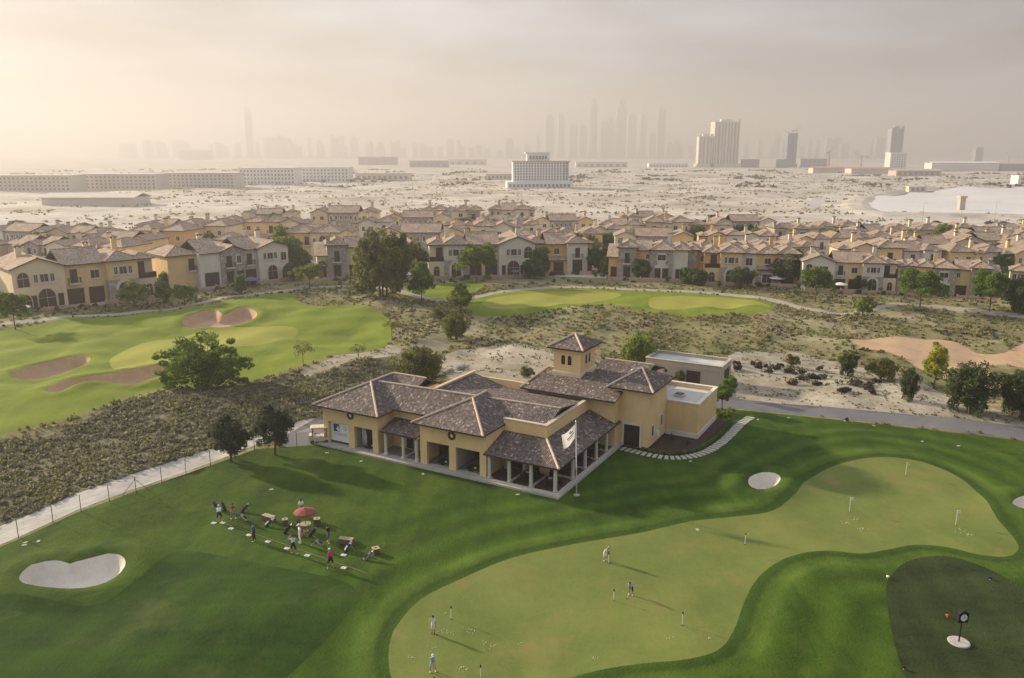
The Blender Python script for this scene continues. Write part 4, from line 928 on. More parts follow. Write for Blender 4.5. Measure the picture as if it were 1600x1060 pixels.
        opening(v, 'n', 3.4, 0, 3.9, 1.6, 1.4); opening(v, 'n', 8.0, -.4, 4.2, .8, 1.2); opening(v, 'n', 11.3, .6, 4.0, 1.4, 1.2); opening(v, 'n', 14.9, .6, 4.0, 1.0, 1.1); opening(v, 'd', 3.4, 0, 0, 2.4, 2.4); opening(v, 'd', 13, .6, 0, 2.8, 2.4)
    elif kind == 'S':    # small house: gable beside hip tower with balcony
        bay(v, 0, 6.2, 0, 11, 6.4, m1, 'gable', pitch=.36); bay(v, 6.2, 11.8, -.5, 11, 6.8, m4, 'hip'); chimney(v, 2.2, 7, 6.4, 9.1, m1); bay(v, -2.6, 0, 1.5, 10, 6.2, m3, 'hip')
        opening(v, 'n', 1.6, 0, 3.9, .9, 1.3); opening(v, 'n', 4.2, 0, 3.9, 1.4, 1.3); opening(v, 'b', 9, -.5, 3.5, 2.4); opening(v, 'd', 9, -.5, 0, 2.2, 2.5); opening(v, 'd', 3, 0, 0, 2.4, 2.3); opening(v, 'n', -1.3, 1.5, 3.9, .9, 1.2)
    return v
WID = dict(A=25, B=27.4, C=26, D=18.6, E=23.6, F=26.6, G=15.6, H=17, S=11.8)
SCH = {'honey': ('wall_cream', 'wall_ochre', 'wall_ochre', 'wall_ochre', 'wall_tan'), 'pale': ('wall_pale', 'wall_grey', 'wall_ochre', 'wall_pale', 'wall_cream'),
       'orange': ('wall_ochre', 'wall_orange', 'wall_orange', 'wall_pale', 'wall_orange'), 'sand': ('wall_tan', 'wall_cream', 'wall_cream', 'wall_grey', 'wall_pink')}
DESC = dict(A='twin villa with arched gable, balcony bay and stone arch', B='villa with stone gable, corner wing and arched gable', C='villa with stone balcony tower and white-framed doors', D='villa with porch roof, orange bay and balconied hip tower',
            E='villa with stone arch bay, awning roofs and corner loggia', F='long villa with stone middle block between two gables', G='loggia villa with two tiers of arches', H='plain hip-roofed villa with stair tower', S='narrow villa with gable and balconied hip tower')
protos = {}
def place_villa(kind, scheme, loc, rz, sc, label, group, mirror=False, zs=1.14):
    k = (kind, scheme)
    if k not in protos: protos[k] = build_villa(kind, SCH[scheme]); v = protos[k]
    else: v = copy_tree(protos[k])
    v.location = loc; v.rotation_euler = (0, 0, rz); v.scale = (-sc if mirror else sc, sc, sc * zs)
    v['label'] = label; v['category'] = 'villa'
    if group: v['group'] = group
    return v
def villa_between(kind, scheme, pl, pr, label, mirror=False, group='villas along the golf course'):
    """front corners of the facade on the ground"""
    a, b = un0(*pl), un0(*pr); d = b - a; sc = d.length / WID[kind]; ang = math.atan2(d.y, d.x)
    return place_villa(kind, scheme, (b if mirror else a), ang, sc, label, group, mirror, 1.16 if sc > 1.1 else 1.22), a, b, sc
FRONT = [('A', 'honey', (26, 488), (247, 462), False, 'honey twin villa with arched gable, pergola and stone arch at the hazy end'),
         ('B', 'pale', (272, 456), (452, 435), False, 'pale villa with stone gable and arched gable, next to the hazy end villa'),
         ('C', 'sand', (497, 436), (655, 430), False, 'sand-coloured villa with stone balcony tower half behind the huge drooping tree'),
         ('A', 'pale', (672, 434), (836, 431), True, 'pale twin villa with stone arch and plain gable behind a round tree'),
         ('D', 'orange', (826, 428), (930, 426), False, 'orange and pale villa with balconied hip tower and porch roof'),
         ('C', 'orange', (950, 435), (1103, 439), False, 'orange villa with stone tower, white door surround and pale bay'),
         ('E', 'orange', (1099, 442), (1246, 446), False, 'villa with stone arch, orange awning bay and two white parasols'),
         ('A', 'pale', (1252, 452), (1398, 457), False, 'twin villa with white arched gable behind a bright green tree, ochre arch side'),
         ('C', 'honey', (1400, 458), (1560, 468), True, 'honey villa with arched tall window between two round green trees'),
         ('D', 'honey', (1574, 462), (1680, 470), False, 'honey villa cut by the frame beside dark trees')]
front_info = []
for (k, s_, pl, pr, mi, lb) in FRONT: front_info.append(villa_between(k, s_, pl, pr, lb, mi))
# rows behind: (centre column, ridge row, width) in the photograph; ridge about 8.8 m above ground
BACK = [(62,364,130,'B','sand'),(188,359,115,'F','honey'),(164,369,92,'H','honey'),(258,363,95,'H','orange'),(14,402,70,'S','sand'),(322,343,80,'H','sand'),(383,336,70,'H','honey'),(376,357,72,'H','pale'),
 (446,339,60,'S','honey'),(500,346,95,'F','sand'),(540,324,100,'F','sand'),(495,354,80,'G','honey'),(655,329,100,'F','honey'),(660,351,130,'F','honey'),(735,337,75,'E','honey'),(790,330,85,'C','sand'),(772,345,60,'S','pale'),(590,337,50,'S','pale'),
 (880,331,92,'F','honey'),(838,352,75,'H','pale'),(818,338,45,'S','pale'),(905,350,62,'H','honey'),(970,337,62,'D','pale'),(945,355,45,'S','pale'),(1040,336,70,'H','sand'),(1018,353,118,'F','honey'),(1105,339,60,'H','honey'),(1160,337,70,'F','pale'),(1128,352,52,'S','orange'),(1180,352,50,'S','pale'),(1124,368,72,'H','orange'),
 (1243,342,75,'C','pale'),(1305,343,60,'H','honey'),(1368,346,70,'D','pale'),(1420,348,60,'H','honey'),(1478,348,80,'E','pale'),(1545,350,75,'F','honey'),(1212,366,85,'E','pale'),(1262,356,50,'S','sand'),(1320,360,58,'D','honey'),(1355,374,72,'S','honey'),(1424,373,62,'D','pale'),(1392,360,55,'H','sand'),(1456,362,62,'A','honey'),(1540,364,82,'A','pale'),(1515,380,78,'H','honey'),(1590,352,60,'C','honey'),(1600,374,60,'S','orange'),
 (705,322,90,'E','sand'),(425,322,80,'F','sand'),(260,338,85,'A','sand'),(130,348,90,'A','sand'),(1010,326,80,'A','sand'),(800,321,70,'D','sand'),(40,346,110,'F','pale'),(1650,362,80,'E','honey'),(1640,382,80,'A','pale'),(-60,372,120,'A','sand')]
occ = []; villa_pts = []
for (cx, ry, w, k, s_) in BACK:
    c = un0(cx, ry, 9.9); c.z = 0; sc = min(1.12, max(.9, w / ppm(c) / WID[k])); ang = random.choice((0, 0, R(-6), R(5))) + (R(-10) if cx < 350 else 0)
    hw = WID[k] * sc / 2; ok = True
    for (x, y, h2) in occ:
        if abs(c.x - x) < (hw + h2) * .94 and abs(c.y - y) < 15.5: ok = False
    if not ok and c.y > 400: continue
    while any(abs(c.x - x) < (hw + h2) * .94 and abs(c.y - y) < 15.5 for x, y, h2 in occ): c.y += 1.5; c.x *= (1 + 1.5 / c.y)
    occ.append((c.x, c.y, hw)); mi = random.random() < .35
    d = Vector((math.cos(ang), math.sin(ang), 0)); org = c + d * (hw if mi else -hw) + Vector((0, -6 * sc, 0))
    if c.y < 262: zone, g = 'second row from the fairway', 'second row of villas'
    elif c.y < 330: zone, g = 'mid estate', 'middle rows of villas'
    else: zone, g = 'by the desert', 'rear rows of villas'
    place_villa(k, s_, org, ang, sc, f'{s_} {DESC[k]}, {zone}', f'{s_} {DESC[k].split(" with")[0]}s, {g}', mi); villa_pts.append((c.x, c.y, hw))
# garden walls, terraces and parasols of the front row
for i, (v, a, b, sc) in enumerate(front_info):
    d = (b - a).normalized(); n = Vector((d.y, -d.x, 0)); L = (b - a).length; ang = math.atan2(d.y, d.x)
    lb = FRONT[i][5]; short = ' '.join(lb.split()[:6])
    t = MB().box(0, L, -3.6, 0, -.4, .05).build('garden_terrace', 'terrace_tile', None, loc=a, rz=ang); tag(t, kind='structure')
    gw = empty('garden_wall', a + n * 3.7, ang); tag(gw, 'low pinkish garden wall in front of the ' + short, 'wall', 'garden walls along the villa row')
    nseg = max(3, int(L / 4)); x = .4
    for k in range(nseg):
        x1 = .4 + (L - .8) * (k + 1) / nseg
        if k != nseg // 2 or i % 2: MB().box(x + .15, x1 - .15, -.12, .12, -.4, .85 + .1 * ((i + k) % 2)).build('panel', 'garden_pink', gw)
        MB().box(x - .2, x + .15, -.2, .2, -.4, 1.15).build('pier', 'garden_pink', gw); x = x1
def parasol(name, loc, r, h, mat, label, group=None, pole='metal_grey', n=8, sag=.28, rz=0):
    p = empty(name, loc, rz); tag(p, label, 'parasol', group)
    MB().tube([(0, 0, 0), (0, 0, h + .05)], .03, 8).build('pole', pole, p); MB().lathe([(.28, 0), (.28, .06), (.06, .1)], 10).build('base', 'concrete', p)
    mb = MB()
    for k in range(n):
        a0, a1 = 2*math.pi*k/n, 2*math.pi*(k+1)/n; am = (a0 + a1)/2
        t_ = (0, 0, h); e0 = (r*math.cos(a0), r*math.sin(a0), h - sag*r); e1 = (r*math.cos(a1), r*math.sin(a1), h - sag*r); em = (r*.95*math.cos(am), r*.95*math.sin(am), h - sag*r*.98)
        m0 = (.5*r*math.cos(a0), .5*r*math.sin(a0), h - sag*r*.42); m1_ = (.5*r*math.cos(a1), .5*r*math.sin(a1), h - sag*r*.42)
        mb.face([t_, m0, m1_]); mb.face([m0, e0, em, m1_]); mb.face([m1_, em, e1]); mb.face([e0, (e0[0], e0[1], e0[2] - .12), (em[0], em[1], em[2] - .12), em]); mb.face([em, (em[0], em[1], em[2] - .12), (e1[0], e1[1], e1[2] - .12), e1])
    cn = mb.build('canopy', mat, p)
    for k in range(n):
        a0 = 2*math.pi*k/n; MB().tube([(0, 0, h - .03), (r*math.cos(a0), r*math.sin(a0), h - sag*r - .03)], .012, 4).build('rib', 'wood_dark', cn)
    return p
for (x, y, r, mt, lb) in ((1187, 443, 1.9, 'canvas_white', 'white parasol by the stone-based awning bay of the orange-bay villa'), (1214, 446, 2.1, 'canvas_white', 'white parasol before the corner loggia of the orange-bay villa'), (1312, 457, 1.7, 'canvas_white', 'white parasol beside the bright green tree'),
                          (806, 436, 1.5, 'canvas_blue', 'purple-blue parasol by the arched door of the pale twin villa'), (1088, 445, 1.6, 'canvas_white', 'folded-looking white parasol between orange villa and stone arch villa'), (30, 494, 2.4, 'canvas_white', 'white parasol before the arched gable at the hazy end'),
                          (636, 440, 1.8, 'canvas_white', 'white parasol beside the huge drooping tree'), (392, 448, 2.4, 'canvas_blue', 'dark blue parasol before the pale villa with stone gable')):
    parasol('garden_parasol', un0(x, y), r, 2.5, mt, lb, 'parasols in the villa gardens')
# pergola of the hazy end villa
p0 = un0(172, 465); pg = empty('pergola', p0, R(12)); tag(pg, 'white slatted pergola against the yellow bay of the hazy end villa', 'pergola')
for x in (-1.8, 1.8):
    for y in (-1.2, 1.4): MB().box(x - .1, x + .1, y - .1, y + .1, -.2, 2.6).build('post', 'white_paint', pg)
for x in (-1.8, 1.8): MB().box(x - .08, x + .08, -1.5, 1.7, 2.6, 2.8).build('beam', 'white_paint', pg)
for k in range(9): MB().box(-2.1, 2.1, -1.45 + k*.38, -1.33 + k*.38, 2.8, 2.92).build('slat', 'white_paint', pg)
# ------------------------------------------------------------ trees and scrub
def leaf_mesh(name, centres, rad, per, size, mat, flat=.8, droop=0.0, elong=1.7, seed=1, dome=False):
    """leaf-sized rhombs gathered in clumps; centres (n,3), rad (n,)"""
    r = np.random.default_rng(seed); n = len(centres); N = n * per
    c = np.repeat(centres, per, 0); rr = np.repeat(np.broadcast_to(rad, (n,)), per)
    d = r.normal(size=(N, 3)); d /= np.linalg.norm(d, axis=1)[:, None] + 1e-9
    if dome: d[:, 2] = np.abs(d[:, 2])
    q = c + d * (rr * r.uniform(.35, 1.0, N) ** .6)[:, None] * np.array([1, 1, flat])
    ax = r.normal(size=(N, 3)); ax += d * .8; ax[:, 2] -= droop; ax /= np.linalg.norm(ax, axis=1)[:, None] + 1e-9
    b = np.cross(ax, r.normal(size=(N, 3))); b /= np.linalg.norm(b, axis=1)[:, None] + 1e-9
    s_ = (size * r.uniform(.6, 1.4, N))[:, None]
    v = np.stack([q - ax * s_ * elong / 2, q + b * s_ * .5, q + ax * s_ * elong / 2, q - b * s_ * .5], 1).reshape(-1, 3)
    me = bpy.data.meshes.new(name)
    me.vertices.add(4 * N); me.vertices.foreach_set('co', v.astype(np.float32).ravel())
    me.loops.add(4 * N); me.loops.foreach_set('vertex_index', np.arange(4 * N, dtype=np.int32))
    me.polygons.add(N); me.polygons.foreach_set('loop_start', np.arange(0, 4 * N, 4, dtype=np.int32)); me.polygons.foreach_set('loop_total', np.full(N, 4, np.int32))
    at = me.attributes.new('clump', 'FLOAT', 'POINT'); at.data.foreach_set('value', np.repeat(r.uniform(0, 1, n), per * 4).astype(np.float32))
    me.materials.append(M[mat]); me.update(calc_edges=True); return me
def crown_centres(n, rx, ry, rz, cz, seed, low=-1.0, shell_=.55, lump=.25):
    r = np.random.default_rng(seed); out = []
    ph = r.uniform(0, 6.28, 6)
    while len(out) < n:
        d = r.normal(size=3); d /= np.linalg.norm(d)
        if d[2] < low: continue
        a = math.atan2(d[1], d[0]); k = 1 + lump * (math.sin(2*a + ph[0]) * .5 + math.sin(3*a + ph[1] + 2*d[2]) * .5 + math.sin(5*d[2] + ph[2]) * .4)
        u = (shell_ + (1 - shell_) * r.random()) * k
        out.append((d[0]*rx*u, d[1]*ry*u, cz + d[2]*rz*u))
    return np.array(out)
TP = {}
def tree_proto(key, name, h, cr, cz, rz, ncl, per, size, crad, mat, bark='bark', tr=.16, stems=1, low=-.75, shell_=.5, lump=.3, droop=0, flat=.8, seed=3, trunk_to=.55, elong=1.7):
    """unit metres; crown radius cr, half height rz, centre cz"""
    r = random.Random(seed); cc = crown_centres(ncl, cr, cr, rz, cz, seed, low, shell_, lump)
    root = empty(name); limbs = MB()
    for s_ in range(stems):
        bx, by = (0, 0) if stems == 1 else (r.uniform(-.5, .5) * cr * .25, r.uniform(-.5, .5) * cr * .25)
        tx, ty = bx + r.uniform(-.12, .12) * cr, by + r.uniform(-.12, .12) * cr; zt = cz + rz * (trunk_to - .5)
        limbs.tube([(bx, by, -.3), (bx * .9, by * .9, .25), ((bx + tx)/2 + r.uniform(-.1, .1), (by + ty)/2, zt * .55), (tx, ty, zt)], [tr*1.5, tr, tr*.8, tr*.45], 7)
        for k in range(7):
            t = cc[r.randrange(len(cc))]; z0 = zt * r.uniform(.55, 1)
            limbs.tube([(tx * z0/zt, ty * z0/zt, z0), ((tx + t[0]) * .5, (ty + t[1]) * .5, (z0 + t[2]) * .52), tuple(t)], [tr*.42, tr*.28, tr*.08], 5)
    limbs.build('trunk', bark, root, smooth=True)
    link('crown', leaf_mesh('crown', cc, crad * np.random.default_rng(seed).uniform(.6, 1.35, len(cc)), int(per * 2.1), size * .68, mat, flat, droop, elong, seed), root)
    TP[key] = [root, h, False]
tree_proto('round', 'ghaf_tree', 8, 4.3, 5.1, 2.9, 85, 60, .36, .95, 'leaf_green', low=-.55, seed=11)
tree_proto('round2', 'ghaf_tree', 8, 4.6, 5.0, 2.7, 80, 55, .36, 1.0, 'leaf_lime', low=-.5, seed=12, lump=.4)
tree_proto('huge', 'drooping_tree', 13, 6.6, 6.9, 6.0, 210, 60, .44, 1.15, 'leaf_olive', stems=3, tr=.22, low=-.85, droop=1.4, seed=13, shell_=.45, lump=.35, flat=1.3, elong=2.6)
tree_proto('spread', 'acacia_tree', 7.2, 5.6, 3.2, 3.5, 170, 60, .27, .85, 'leaf_green', stems=4, low=-.75, seed=14, shell_=.45, lump=.32, flat=.55)
tree_proto('egg', 'lawn_tree', 5.6, 2.15, 3.1, 2.5, 95, 70, .17, .48, 'leaf_greygreen', tr=.13, low=-.9, seed=15, lump=.22, flat=1.1)
tree_proto('cypress', 'bushy_conifer', 6.5, 2.6, 3.2, 3.3, 110, 60, .22, .55, 'leaf_dark', tr=.14, low=-.95, seed=16, lump=.3, flat=1.2, stems=3)
tree_proto('slender', 'slender_poplar', 6, 1.3, 3.5, 2.5, 60, 60, .20, .42, 'leaf_yellow', tr=.09, low=-.9, seed=17, lump=.35, flat=1.1)
tree_proto('sparse', 'sparse_young_tree', 3.6, 1.3, 2.5, 1.0, 26, 14, .15, .42, 'leaf_olive', bark='bark_grey', tr=.06, low=-.6, seed=18, lump=.5)
tree_proto('shrub', 'bushy_shrub', 3.0, 1.7, 1.4, 1.5, 60, 55, .17, .5, 'leaf_olive', tr=.06, stems=4, low=-.75, seed=19, lump=.35)
tree_proto('willow', 'willowy_shrub', 4.0, 2.5, 1.9, 1.9, 90, 60, .17, .6, 'leaf_olive', tr=.06, stems=6, low=-.7, seed=20, lump=.4, droop=1.0, elong=2.8, flat=1.3)
tree_proto('broom', 'broom_bush', 3.4, 2.2, 1.7, 1.8, 80, 60, .16, .55, 'leaf_lime', tr=.05, stems=6, low=-.75, seed=21, lump=.3, elong=3.0, flat=1.2)
tree_proto('topiary', 'round_topiary_tree', 2.7, .95, 1.75, .85, 50, 60, .10, .3, 'leaf_green', tr=.06, low=-1, seed=22, lump=.1)
tree_proto('darkgarden', 'dark_garden_tree', 6, 3.4, 3.2, 2.9, 80, 50, .38, .95, 'leaf_dark', low=-.85, seed=23, stems=2)
tree_proto('midgarden', 'green_garden_tree', 6, 2.8, 3.2, 2.8, 70, 50, .36, .85, 'leaf_green', low=-.85, seed=24, stems=2)
tree_proto('limegarden', 'lime_garden_tree', 6, 2.6, 3.4, 2.6, 60, 45, .36, .85, 'leaf_lime', low=-.8, seed=25, stems=2)
# date palm
pm = empty('date_palm'); TP['palm'] = [pm, 7, False]
MB().tube([(0, 0, -.2), (.05, 0, 2), (-.03, .02, 5.2)], [.28, .2, .22], 9).build('trunk', 'bark_grey', pm, smooth=True)
fr = MB()
for k in range(26):
    a = k * 2.4; up = random.uniform(.1, 1.5); prev = Vector((0, 0, 5.2)); L = random.uniform(1.7, 2.3)
    pts_ = [Vector((math.cos(a) * L * t, math.sin(a) * L * t, 5.2 + up * math.sin(t * 2.2) - 1.1 * t * t)) for t in (0, .25, .5, .75, 1)]
    sd_ = Vector((-math.sin(a), math.cos(a), 0))
    for i in range(4):
        w0, w1 = (.12, .3, .34, .26, .04)[i], (.12, .3, .34, .26, .04)[i+1]; dz = Vector((0, 0, -.14))
        fr.face([pts_[i], pts_[i] + sd_*w0 + dz, pts_[i+1] + sd_*w1 + dz, pts_[i+1]]); fr.face([pts_[i], pts_[i+1], pts_[i+1] - sd_*w1 + dz, pts_[i] - sd_*w0 + dz])
fr.build('crown', 'leaf_green', pm)
def tree(key, px, py, hpx, label, group=None, wide=1.0, rz=None, loc=None, cat='tree'):
    root, h0, used = TP[key]
    p = gp_(px, py) if loc is None else Vector(loc)
    o = root if not used else copy_tree(root); TP[key][2] = True
    s_ = hpx / ppm(p) / h0 * 1.03
    o.location = p; o.scale = (s_ * wide, s_ * wide, s_); o.rotation_euler = (0, 0, random.uniform(0, 6.28) if rz is None else rz)
    tag(o, label, cat, group); return o
for a in [('spread', 318, 606, 82, 'wide spreading green acacia between fairway bunker and scrub bank', 1.0), ('egg', 361, 722, 76, 'dense grey-green lawn tree by the fence, beside its slightly nearer-to-clubhouse twin', .98), ('egg', 430, 711, 80, 'dense grey-green lawn tree nearest the golf cart', .86),
          ('sparse', 474, 573, 40, 'sparse young tree on the fairway edge above the scrub bank', 1.0), ('round', 24, 515, 54, 'dark green tree before the parasol at the hazy end villa', .8), ('limegarden', 211, 481, 40, 'pale green small tree before the stone arch at the hazy end', 1.2),
          ('midgarden', 256, 473, 32, 'small dark green tree between the two villas at the hazy end', .8), ('round', 289, 478, 30, 'low round tree beside the cart path near the pale villa', 1.0), ('midgarden', 377, 460, 30, 'small bushy tree on the cart path verge before the stone gable', .7), ('round2', 484, 451, 37, 'yellow-green rounded tree on the path edge before the sand-coloured villa', .95),
          ('huge', 600, 464, 92, 'huge drooping olive-green tree beside the cart path', 1.0), ('round', 659, 474, 44, 'dark olive round tree between the cart path and the garden lawn', .85), ('round', 744, 442, 55, 'broad round tree on the garden lawn before the pale twin villa', 1.0), ('limegarden', 719, 489, 42, 'light green tree at the end of the twin greens', 1.0),
          ('willow', 713, 531, 44, 'grey-green bushy tree in the sandy scrub behind the clubhouse', .7), ('round', 1274, 471, 50, 'bright green round tree before the white arched gable', .95), ('limegarden', 1349, 497, 32, 'small lime-green tree in the bend of the cart path', .9), ('round', 1437, 481, 55, 'broad green tree by the cart path hiding the stone front of the honey villa', 1.05),
          ('round', 1546, 486, 58, 'broad green tree beside the honey villa, next to dark conifers', .85), ('cypress', 1592, 488, 60, 'dark bushy conifer beside the cart path at the villa row end', .9), ('slender', 1459, 606, 72, 'slender bright yellow-green poplar beside the red waste bunker', 1.05), ('cypress', 1511, 646, 86, 'tall dark bushy conifer beside the service road', 1.0),
          ('cypress', 1594, 652, 80, 'dark conifer at the service road cut by the frame', 1.15), ('cypress', 1324, 587, 40, 'narrow dark shrub tree on the pale sand', .8), ('shrub', 1378, 594, 38, 'rounded olive shrub on the pale sand', 1.0), ('cypress', 1418, 626, 56, 'slim dark green shrub tree beside the yellow poplar', .62),
          ('shrub', 1239, 573, 20, 'small dark round shrub at the edge of the pale sand', .8), ('willow', 652, 603, 62, 'big willowy grey-green shrub behind the clubhouse roof', .95), ('limegarden', 668, 606, 46, 'bright green young tree growing in the willowy shrub', .35), ('broom', 998, 579, 52, 'feathery lime-green broom bush beside the utility building', .85),
          ('topiary', 1128, 640, 40, 'clipped round topiary tree by the annex corner', 1.0), ('topiary', 1139, 622, 36, 'clipped round topiary tree by the utility building drive', .9), ('shrub', 1062, 600, 24, 'small conical shrub by the utility building door', .6), ('shrub', 824, 590, 18, 'small green bush behind the long tiled roof', .9),
          ('sparse', 613, 532, 34, 'bare-looking young tree on the sandy scrub path', 1.0), ('sparse', 945, 512, 30, 'thin bare sapling on the rough below the twin greens', .8), ('sparse', 560, 566, 30, 'leafless sapling on the bank by the fairway tip', 1.0), ('shrub', 690, 500, 18, 'low shrub beside the light green tree on the rough', 1.3)]:
    tree(a[0], a[1], a[2], a[3], a[4], 'trees on the course', a[5])
GARD = [(325,392,22,'mid'),(340,388,20,'dark'),(441,405,40,'lime'),(452,418,38,'mid'),(575,375,28,'mid'),(562,368,20,'lime'),(470,420,25,'dark'),(520,425,20,'mid'),(642,425,30,'dark'),(655,440,24,'mid'),(755,372,18,'mid'),(770,376,16,'dark'),(905,405,30,'lime'),(925,402,26,'lime'),(938,425,32,'dark'),(948,430,24,'mid'),
 (842,430,34,'mid'),(836,436,26,'dark'),(1000,436,24,'mid'),(1072,444,20,'mid'),(1090,446,22,'dark'),(1158,450,28,'dark'),(1170,440,30,'mid'),(1230,444,42,'dark'),(1238,436,40,'dark'),(1165,378,24,'dark'),(1180,385,22,'mid'),(1290,395,28,'mid'),(1272,385,18,'dark'),(1300,400,20,'dark'),(1470,392,32,'mid'),(1485,395,28,'dark'),(1478,420,24,'mid'),(1495,418,20,'dark'),(1555,415,30,'dark'),(1540,418,26,'mid'),(1575,398,28,'dark'),(1588,405,30,'mid'),(1595,380,26,'dark'),(1345,454,20,'dark'),(1325,452,18,'mid'),
 (60,402,30,'lime'),(48,408,26,'mid'),(100,380,20,'mid'),(30,366,18,'dark'),(130,367,16,'dark'),(1060,392,20,'dark'),(1075,378,18,'dark'),(860,388,20,'lime'),(728,362,18,'dark'),(690,368,14,'mid'),(1115,352,14,'dark'),(425,362,22,'lime'),(1395,448,24,'dark'),(1570,448,26,'dark'),(1588,452,30,'dark'),(262,452,22,'mid'),(1100,372,24,'dark'),(1090,380,22,'mid'),(1308,388,24,'dark'),(1280,402,24,'dark'),(1500,398,28,'dark'),(1520,402,26,'mid'),(1590,425,34,'dark'),(1565,432,30,'mid'),(948,392,22,'mid'),(1150,412,24,'dark'),(1395,412,22,'mid'),(770,398,20,'mid'),(600,385,22,'dark'),(320,410,26,'mid'),(545,400,24,'dark'),(1215,418,24,'mid'),(1365,402,20,'dark'),(150,392,22,'lime'),(80,396,22,'mid'),(460,438,24,'dark'),(1408,452,24,'mid')]
for i, (x, y, h, k) in enumerate(GARD):
    p = un0(x, y); zone = 'at the golf-side villas' if p.y < 225 else ('between the second-row villas' if p.y < 290 else 'among the rear villas')
    nm = {'mid': 'leafy green', 'dark': 'dense dark green', 'lime': 'light yellow-green'}[k]
    tree(k + 'garden', x, y, h * 1.22, f'{nm} garden tree {zone}', f'{nm} garden trees {zone}', random.uniform(.75, 1.15), loc=p)
for (x, y, h, lb) in ((505, 438, 34, 'date palm beside the stone balcony tower of the sand villa'), (829, 430, 36, 'date palm beside the pale twin villa and the orange villa'), (1213, 402, 26, 'date palm behind the orange awning bay villa'), (700, 368, 24, 'date palm beside the long stone-block villa'), (262, 440, 30, 'date palm at the wall between the two hazy end villas')): tree('palm', x, y, h, lb, 'date palms in the villa gardens', loc=un0(x, y))
# dark prostrate shrubs on the sand, bed plants, terrace hedges
def clump_thing(name, px, py, r, hgt, mat, label, group, n=9, per=26, size=.16, cat='shrub'):
    p = gp_(px, py); cc = crown_centres(n, r, r * .8, hgt, hgt * .55, int(px * 7 + py), -.3, .3, .2)
    o = link(name, leaf_mesh(name, cc, r * .42, per, size, mat, .7, 0, 1.6, int(px)), None, p); return tag(o, label, cat, group)
for i, (x, y, r) in enumerate(((1150,570,.9),(1153,576,1.1),(1180,571,1.3),(1186,576,.8),(1197,574,.7),(1207,577,1.4),(1203,583,1.0),(1218,574,.8),(1232,582,1.3),(1246,584,1.5),(1239,600,1.4),(1256,593,1.8),(1270,592,1.4),(1281,592,1.6),(1281,579,.9),(1275,602,1.0),(1326,600,2.2),(1340,604,1.8),(1352,603,1.5),(1357,610,1.2),(1369,598,1.2),(1323,611,.9),(1362,617,.9),(1314,612,1.0))):
    clump_thing('low_dark_shrub', x, y, r * .72, .42, 'tuft_dark', 'low dark prostrate shrub spread on the pale sand by the service road', 'dark shrubs on the sand', 7, 30, .2)
for i, (x, y) in enumerate(((1128,652),(1136,650),(1142,647),(1122,646),(1118,652))): clump_thing('bed_shrub', x, y, .55, .5, 'leaf_lime', 'clipped lime shrub at the foot of the topiary by the annex', 'shrubs at the annex corner', 10, 40, .12)
for i, (x, y) in enumerate(((1048,688),(1075,697))): clump_thing('bed_plant', x, y, .25, .5, 'leaf_dark', 'spiky dark plant in the mulch bed by the tower', 'plants in the mulch bed', 5, 20, .14)
for i, (v, a, b, sc) in enumerate(front_info):
    d = (b - a).normalized(); n = Vector((d.y, -d.x, 0)); L = (b - a).length
    for k in range(7):
        q = a + d * random.uniform(.5, L - .5) + n * random.uniform(2.4, 4.6); r = random.uniform(.5, 1.0); mt = random.choice(('leaf_green', 'leaf_dark', 'leaf_dark', 'leaf_green', 'flower_pink'))
        cc = crown_centres(8, r, r, r * .8, r * .6, i * 31 + k, -.3, .3, .2); q.z = 0
        o = link('garden_bush', leaf_mesh('garden_bush', cc, r * .45, 22, .3, mt, .8, 0, 1.5, i * 17 + k), None, q); tag(o, {'leaf_green': 'leafy green', 'leaf_dark': 'dark green', 'flower_pink': 'pink-flowered'}[mt] + ' bush by the low wall of the ' + ' '.join(FRONT[i][5].split()[:5]), 'bush', f'{mt.split("_")[1]} bushes, front garden {" ".join(FRONT[i][5].split()[:5])}')
# boulders behind the long roof
for i, (x, y, r) in enumerate(((672,592,.45),(682,589,.6),(690,587,.5),(697,584,.55),(704,582,.7),(716,578,.8),(724,575,.6))):
    p = gp_(x, y); o = MB().ball((0, 0, r * .35), (r, r * .8, r * .6), 9, 6, 0, .16).build('boulder', 'rock', None, loc=p, rz=i); tag(o, 'grey boulder in the row edging the planting behind the clubhouse', 'boulder', 'boulders behind the clubhouse')
# scrub that nobody could count
def scatter(name, label, mat, N, box, rad, per, size, regions, mask_seed, thr, cap, flat=.7, mscale=14, soft=.25):
    r = np.random.default_rng(mask_seed); P_ = np.stack([r.uniform(box[0], box[1], N), r.uniform(box[2], box[3], N)], 1)
    rg = region_of(P_); ok = np.isin(np.array(RNAME)[rg], regions)
    P_ = P_[ok]; m = vnoise(P_[:, 0], P_[:, 1], mscale, mask_seed) * .5 + r.normal(0, soft, len(P_)); P_ = P_[m > thr][:cap]
    P_ = P_[[not any(abs(x - a) < h + 1.5 and -8 < y - b < 12 for a, b, h in villa_pts) for x, y in P_]] if box[3] > 230 else P_
    dc = np.hypot(P_[:, 0] - club_c[0], P_[:, 1] - club_c[1]); lx = [(club.matrix_basis.inverted() @ Vector((x, y, 0))) for x, y in P_]
    P_ = P_[[not (-32 < q.x < 12 and -2 < q.y < 31) and not (-8 < q.x < 5.2 and 44 < q.y < 51.2) for q in lx]]
    rr = rad[0] + (rad[1] - rad[0]) * r.uniform(0, 1, len(P_)) ** 2; c3 = np.column_stack([P_, height(P_) + rr * .12])
    o = link(name, leaf_mesh(name, c3, rr, per, size, mat, flat, -.6, 1.9, mask_seed, True)); tag(o, label, 'scrub', kind='stuff')
